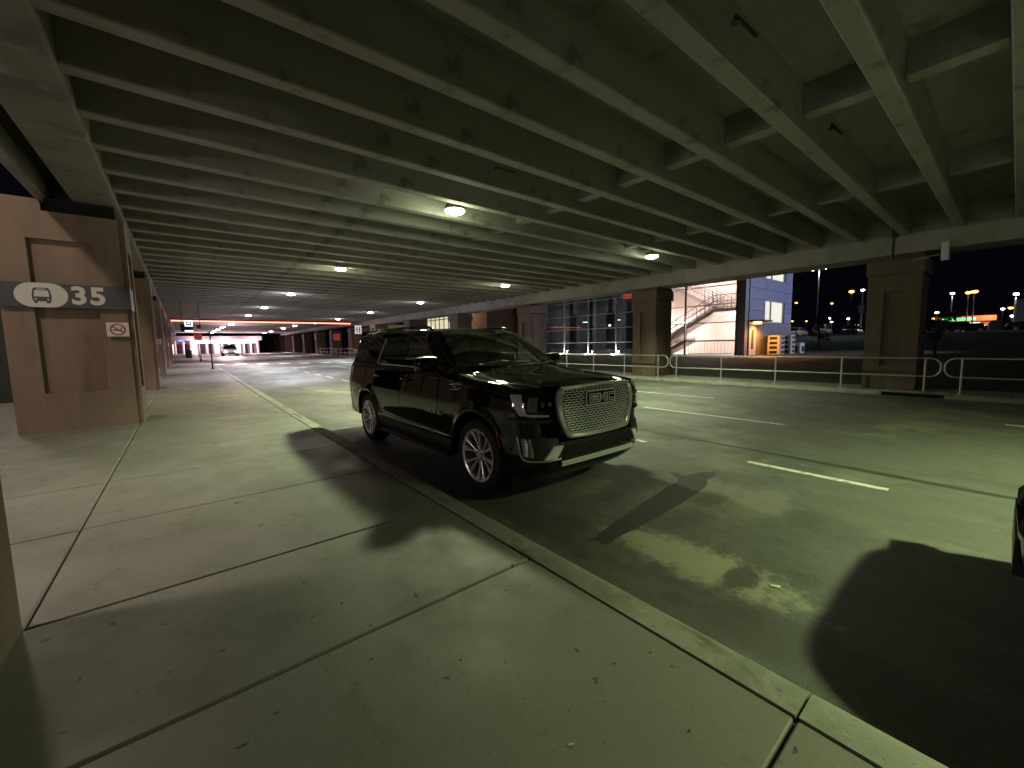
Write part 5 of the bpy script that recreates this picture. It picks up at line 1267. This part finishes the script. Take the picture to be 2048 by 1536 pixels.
def truck():
    r = empty("box_truck", (81,-1.4,2.1), label="white truck box rising behind the grey blue SUV at the right edge", cat="truck")
    wm = mat_plain("truck white", (.65,.66,.70), .5); q = MB(); q.cbox(-1.2,1.2,-4.5,1.8,.9,3.95,.05); q.build("box", wm, r)
    q = MB(); q.cbox(-1.1,1.1,-6.3,-4.6,.5,2.6,.15); q.build("cab", wm, r); q = MB(); q.box(-.95,.95,-6.32,-6.305,1.6,2.3); q.build("windscreen", M['privacy'], r)
    for x in (-1.05,.8):
        for y in (-5.4,-.2): q = MB(); q.cyl((x,y,.45),.45,.28,20,axis='x'); q.build("wheel", M['rubber'], r, smooth=40)
truck()
def stone():
    r = MB(); P = []
    for j,(z,k) in enumerate(((0,1.0),(.5,.93),(1.0,.78),(1.25,.55),(1.32,.0))):
        P.append([(.55*k*math.copysign(abs(math.cos(a))**.6,math.cos(a))*(1+.06*math.sin(3*a+j)), .62*k*math.copysign(abs(math.sin(a))**.6,math.sin(a))*(1+.05*math.cos(2*a-j)), z) for a in [2*math.pi*i/20 for i in range(21)]])
    r.grid(P); o = r.build("stone_block", M['soffit'], smooth=60, loc=(70.9,1.7,2.1)); tag(o, "pale tapering stone block at the car park edge left of the SUV", "stone block")
    r = empty("road_sign", (74,14.0,2.1), label="narrow white sign panel on a post left of the dark right pillar", cat="sign")
    q = MB(); q.box(-.03,.03,-.30,.30,3.0,4.15); q.build("panel", mat_plain("sign panel white", (.7,.7,.72), .5), r); q = MB(); q.cyl((.06,0,0),.05,4.1,8); q.build("post", M['steel'], r)
    r = empty("lot_fence", (70.6,24,2.1), label="low pale tube fence at the car park edge right of the building", cat="fence")
    q = MB(); q.tube([(0,-4.5,1.0),(0,5,1.0)], .03, 6); q.tube([(0,-4.5,.55),(0,5,.55)], .03, 6); q.build("rail", M['steel'], r)
    pm = None
    for k in range(6):
        if pm is None: q = MB(); q.cyl((0,0,0),.035,1.0,6); pm = q.build("post", M['steel'], r); o = pm
        else: o = pm.copy(); COL.objects.link(o)
        o.location = (0,-4.5+k*1.9,0)
stone()
# ------------------------------------------------------------------ trees
M['leaf'] = mat_noise("leaf green", (.018,.030,.012), (.05,.075,.025), 3, (.6,.8)); M['needle'] = mat_noise("dark needle", (.008,.012,.008), (.02,.03,.016), 3, (.7,.9)); M['bark'] = mat_noise("bark", (.03,.024,.018), (.06,.05,.04), 8, (.8,.95), stretch=(1,1,.2))
def tree(x, y, z, h, w_, kind, label, seed, nleaf=900, group=None):
    r = random.Random(seed); root = empty("tree", (x,y,z), (0,0,r.uniform(0,6)), label=label, cat="tree", group=group)
    t = MB(); t.tube([(0,0,-.1),(.02*h,.01*h,h*.35),(-.01*h,.02*h,h*.7),(0,0,h*.97)], .035*h, 8, r2=.006*h)
    C = []
    for k in range(16):
        zz = h*r.uniform(.22,.88) if kind == 'c' else h*r.uniform(.38,.8); a = r.uniform(0,6.28)
        ln = w_*(1.05-zz/h) if kind == 'c' else w_*r.uniform(.45,.85)*(1.15-abs(zz/h-.55))
        e = (math.cos(a)*ln, math.sin(a)*ln, zz+(.02 if kind == 'c' else .22)*h*r.uniform(.3,1))
        t.tube([(0,0,zz),(e[0]*.5,e[1]*.5,(zz+e[2])/2+.01*h),e], .010*h, 5, r2=.003*h); C.append(e)
    t.build("trunk", M['bark'], root, smooth=50)
    c = MB()
    for k in range(nleaf):
        e = r.choice(C); s = r.random()**.6; sp = .13*w_+.03
        p = Vector((e[0]*(.25+.75*s)+r.gauss(0,sp), e[1]*(.25+.75*s)+r.gauss(0,sp), e[2]-(1-s)*.05*h+r.gauss(0,sp*.7)))
        if kind == 'c' and math.hypot(p.x,p.y) > w_*(1.12-p.z/h): continue
        sz = r.uniform(.025,.055)*max(1.6,h*.55); n = Vector((r.uniform(-1,1),r.uniform(-1,1),r.uniform(-.3,1))).normalized(); u = n.orthogonal().normalized(); v = n.cross(u)
        c.face([p-u*sz, p-v*sz*.45, p+u*sz, p+v*sz*.45])
    c.build("crown", M['needle'] if kind == 'c' else M['leaf'], root)
tree(27,2.35,.46,2.3,.85,'d',"small dark young tree on the lawn just right of the dark pillar",3,700)
tree(47,11.9,.75,3.4,1.1,'c',"small dark conifer on the lawn slope left of the dark pillar",5,1100)
tree(24.5,62,.5,5.6,2.0,'d',"green lit tree between the red pillars left of the parked car",8,1500)
tree(25.5,74,.5,6.0,2.3,'d',"second green tree farther behind the red pillars",11,1200)
# ------------------------------------------------------------------ small litter on the paving
def litter():
    r = random.Random(21); lm = mat_noise("dry leaf", (.035,.022,.010), (.09,.06,.025), 30, (.6,.8)); base = None
    spots = [(1.30,1.02),(.95,1.62),(1.55,2.35),(.42,1.35),(1.62,1.55),(.9,.95),(1.2,2.6),(1.45,.72),(1.05,1.25),(1.70,1.05),(-.35,4.4)]
    for i,(x,y) in enumerate(spots):
        if base is None:
            m = MB(); P = []
            for k in range(7):
                t = k/6; ww = .011*math.sin(math.pi*min(1,t*1.02+.02))**.7; P.append([(-ww,.045*(t-.5),.004*math.sin(6*t)+.004),(0,.045*(t-.5),.001+.002*math.sin(5*t)),(ww,.045*(t-.5),.005+.004*math.cos(4*t))])
            m.grid(P); m.tube([(0,.022,.003),(.004,.036,.006)], .0012, 5)
            base = m.build("dry_leaf", lm); o = base
        else:
            o = base.copy(); COL.objects.link(o)
        o.location = (x,y,.1205); sc = r.uniform(.2,.5); o.scale = (sc,sc,sc); o.rotation_euler = (0,0,r.uniform(0,6.28))
        tag(o, "small dry brown leaf lying on the concrete sidewalk", "leaf", "dry leaves on the sidewalk")
    st = mat_plain("pale butt", (.6,.58,.5), .7); o0 = None
    for i,(x,y,lab) in enumerate(((1.78,2.62,"tiny pale cigarette end on the sidewalk near the kerb joint"),(1.05,.98,"tiny pale cigarette end on the nearest sidewalk slab"),(3.0,.92,"small pale scrap of paper lying on the asphalt by the shadow"))):
        m = MB(); m.cyl((0,-.012,.0045),.004,.024,8,axis='y') if i < 2 else m.add([(-.03,-.01,.004),(.03,-.016,.002),(.034,.014,.006),(-.02,.016,.002),(0,0,.008)],[(0,1,4),(1,2,4),(2,3,4),(3,0,4)])
        o = m.build("cigarette_end" if i < 2 else "paper_scrap", st, loc=(x,y,.1205 if i < 2 else .002)); o.rotation_euler = (0,0,i*1.1); tag(o, lab, "litter")
litter()
#@@NEXT
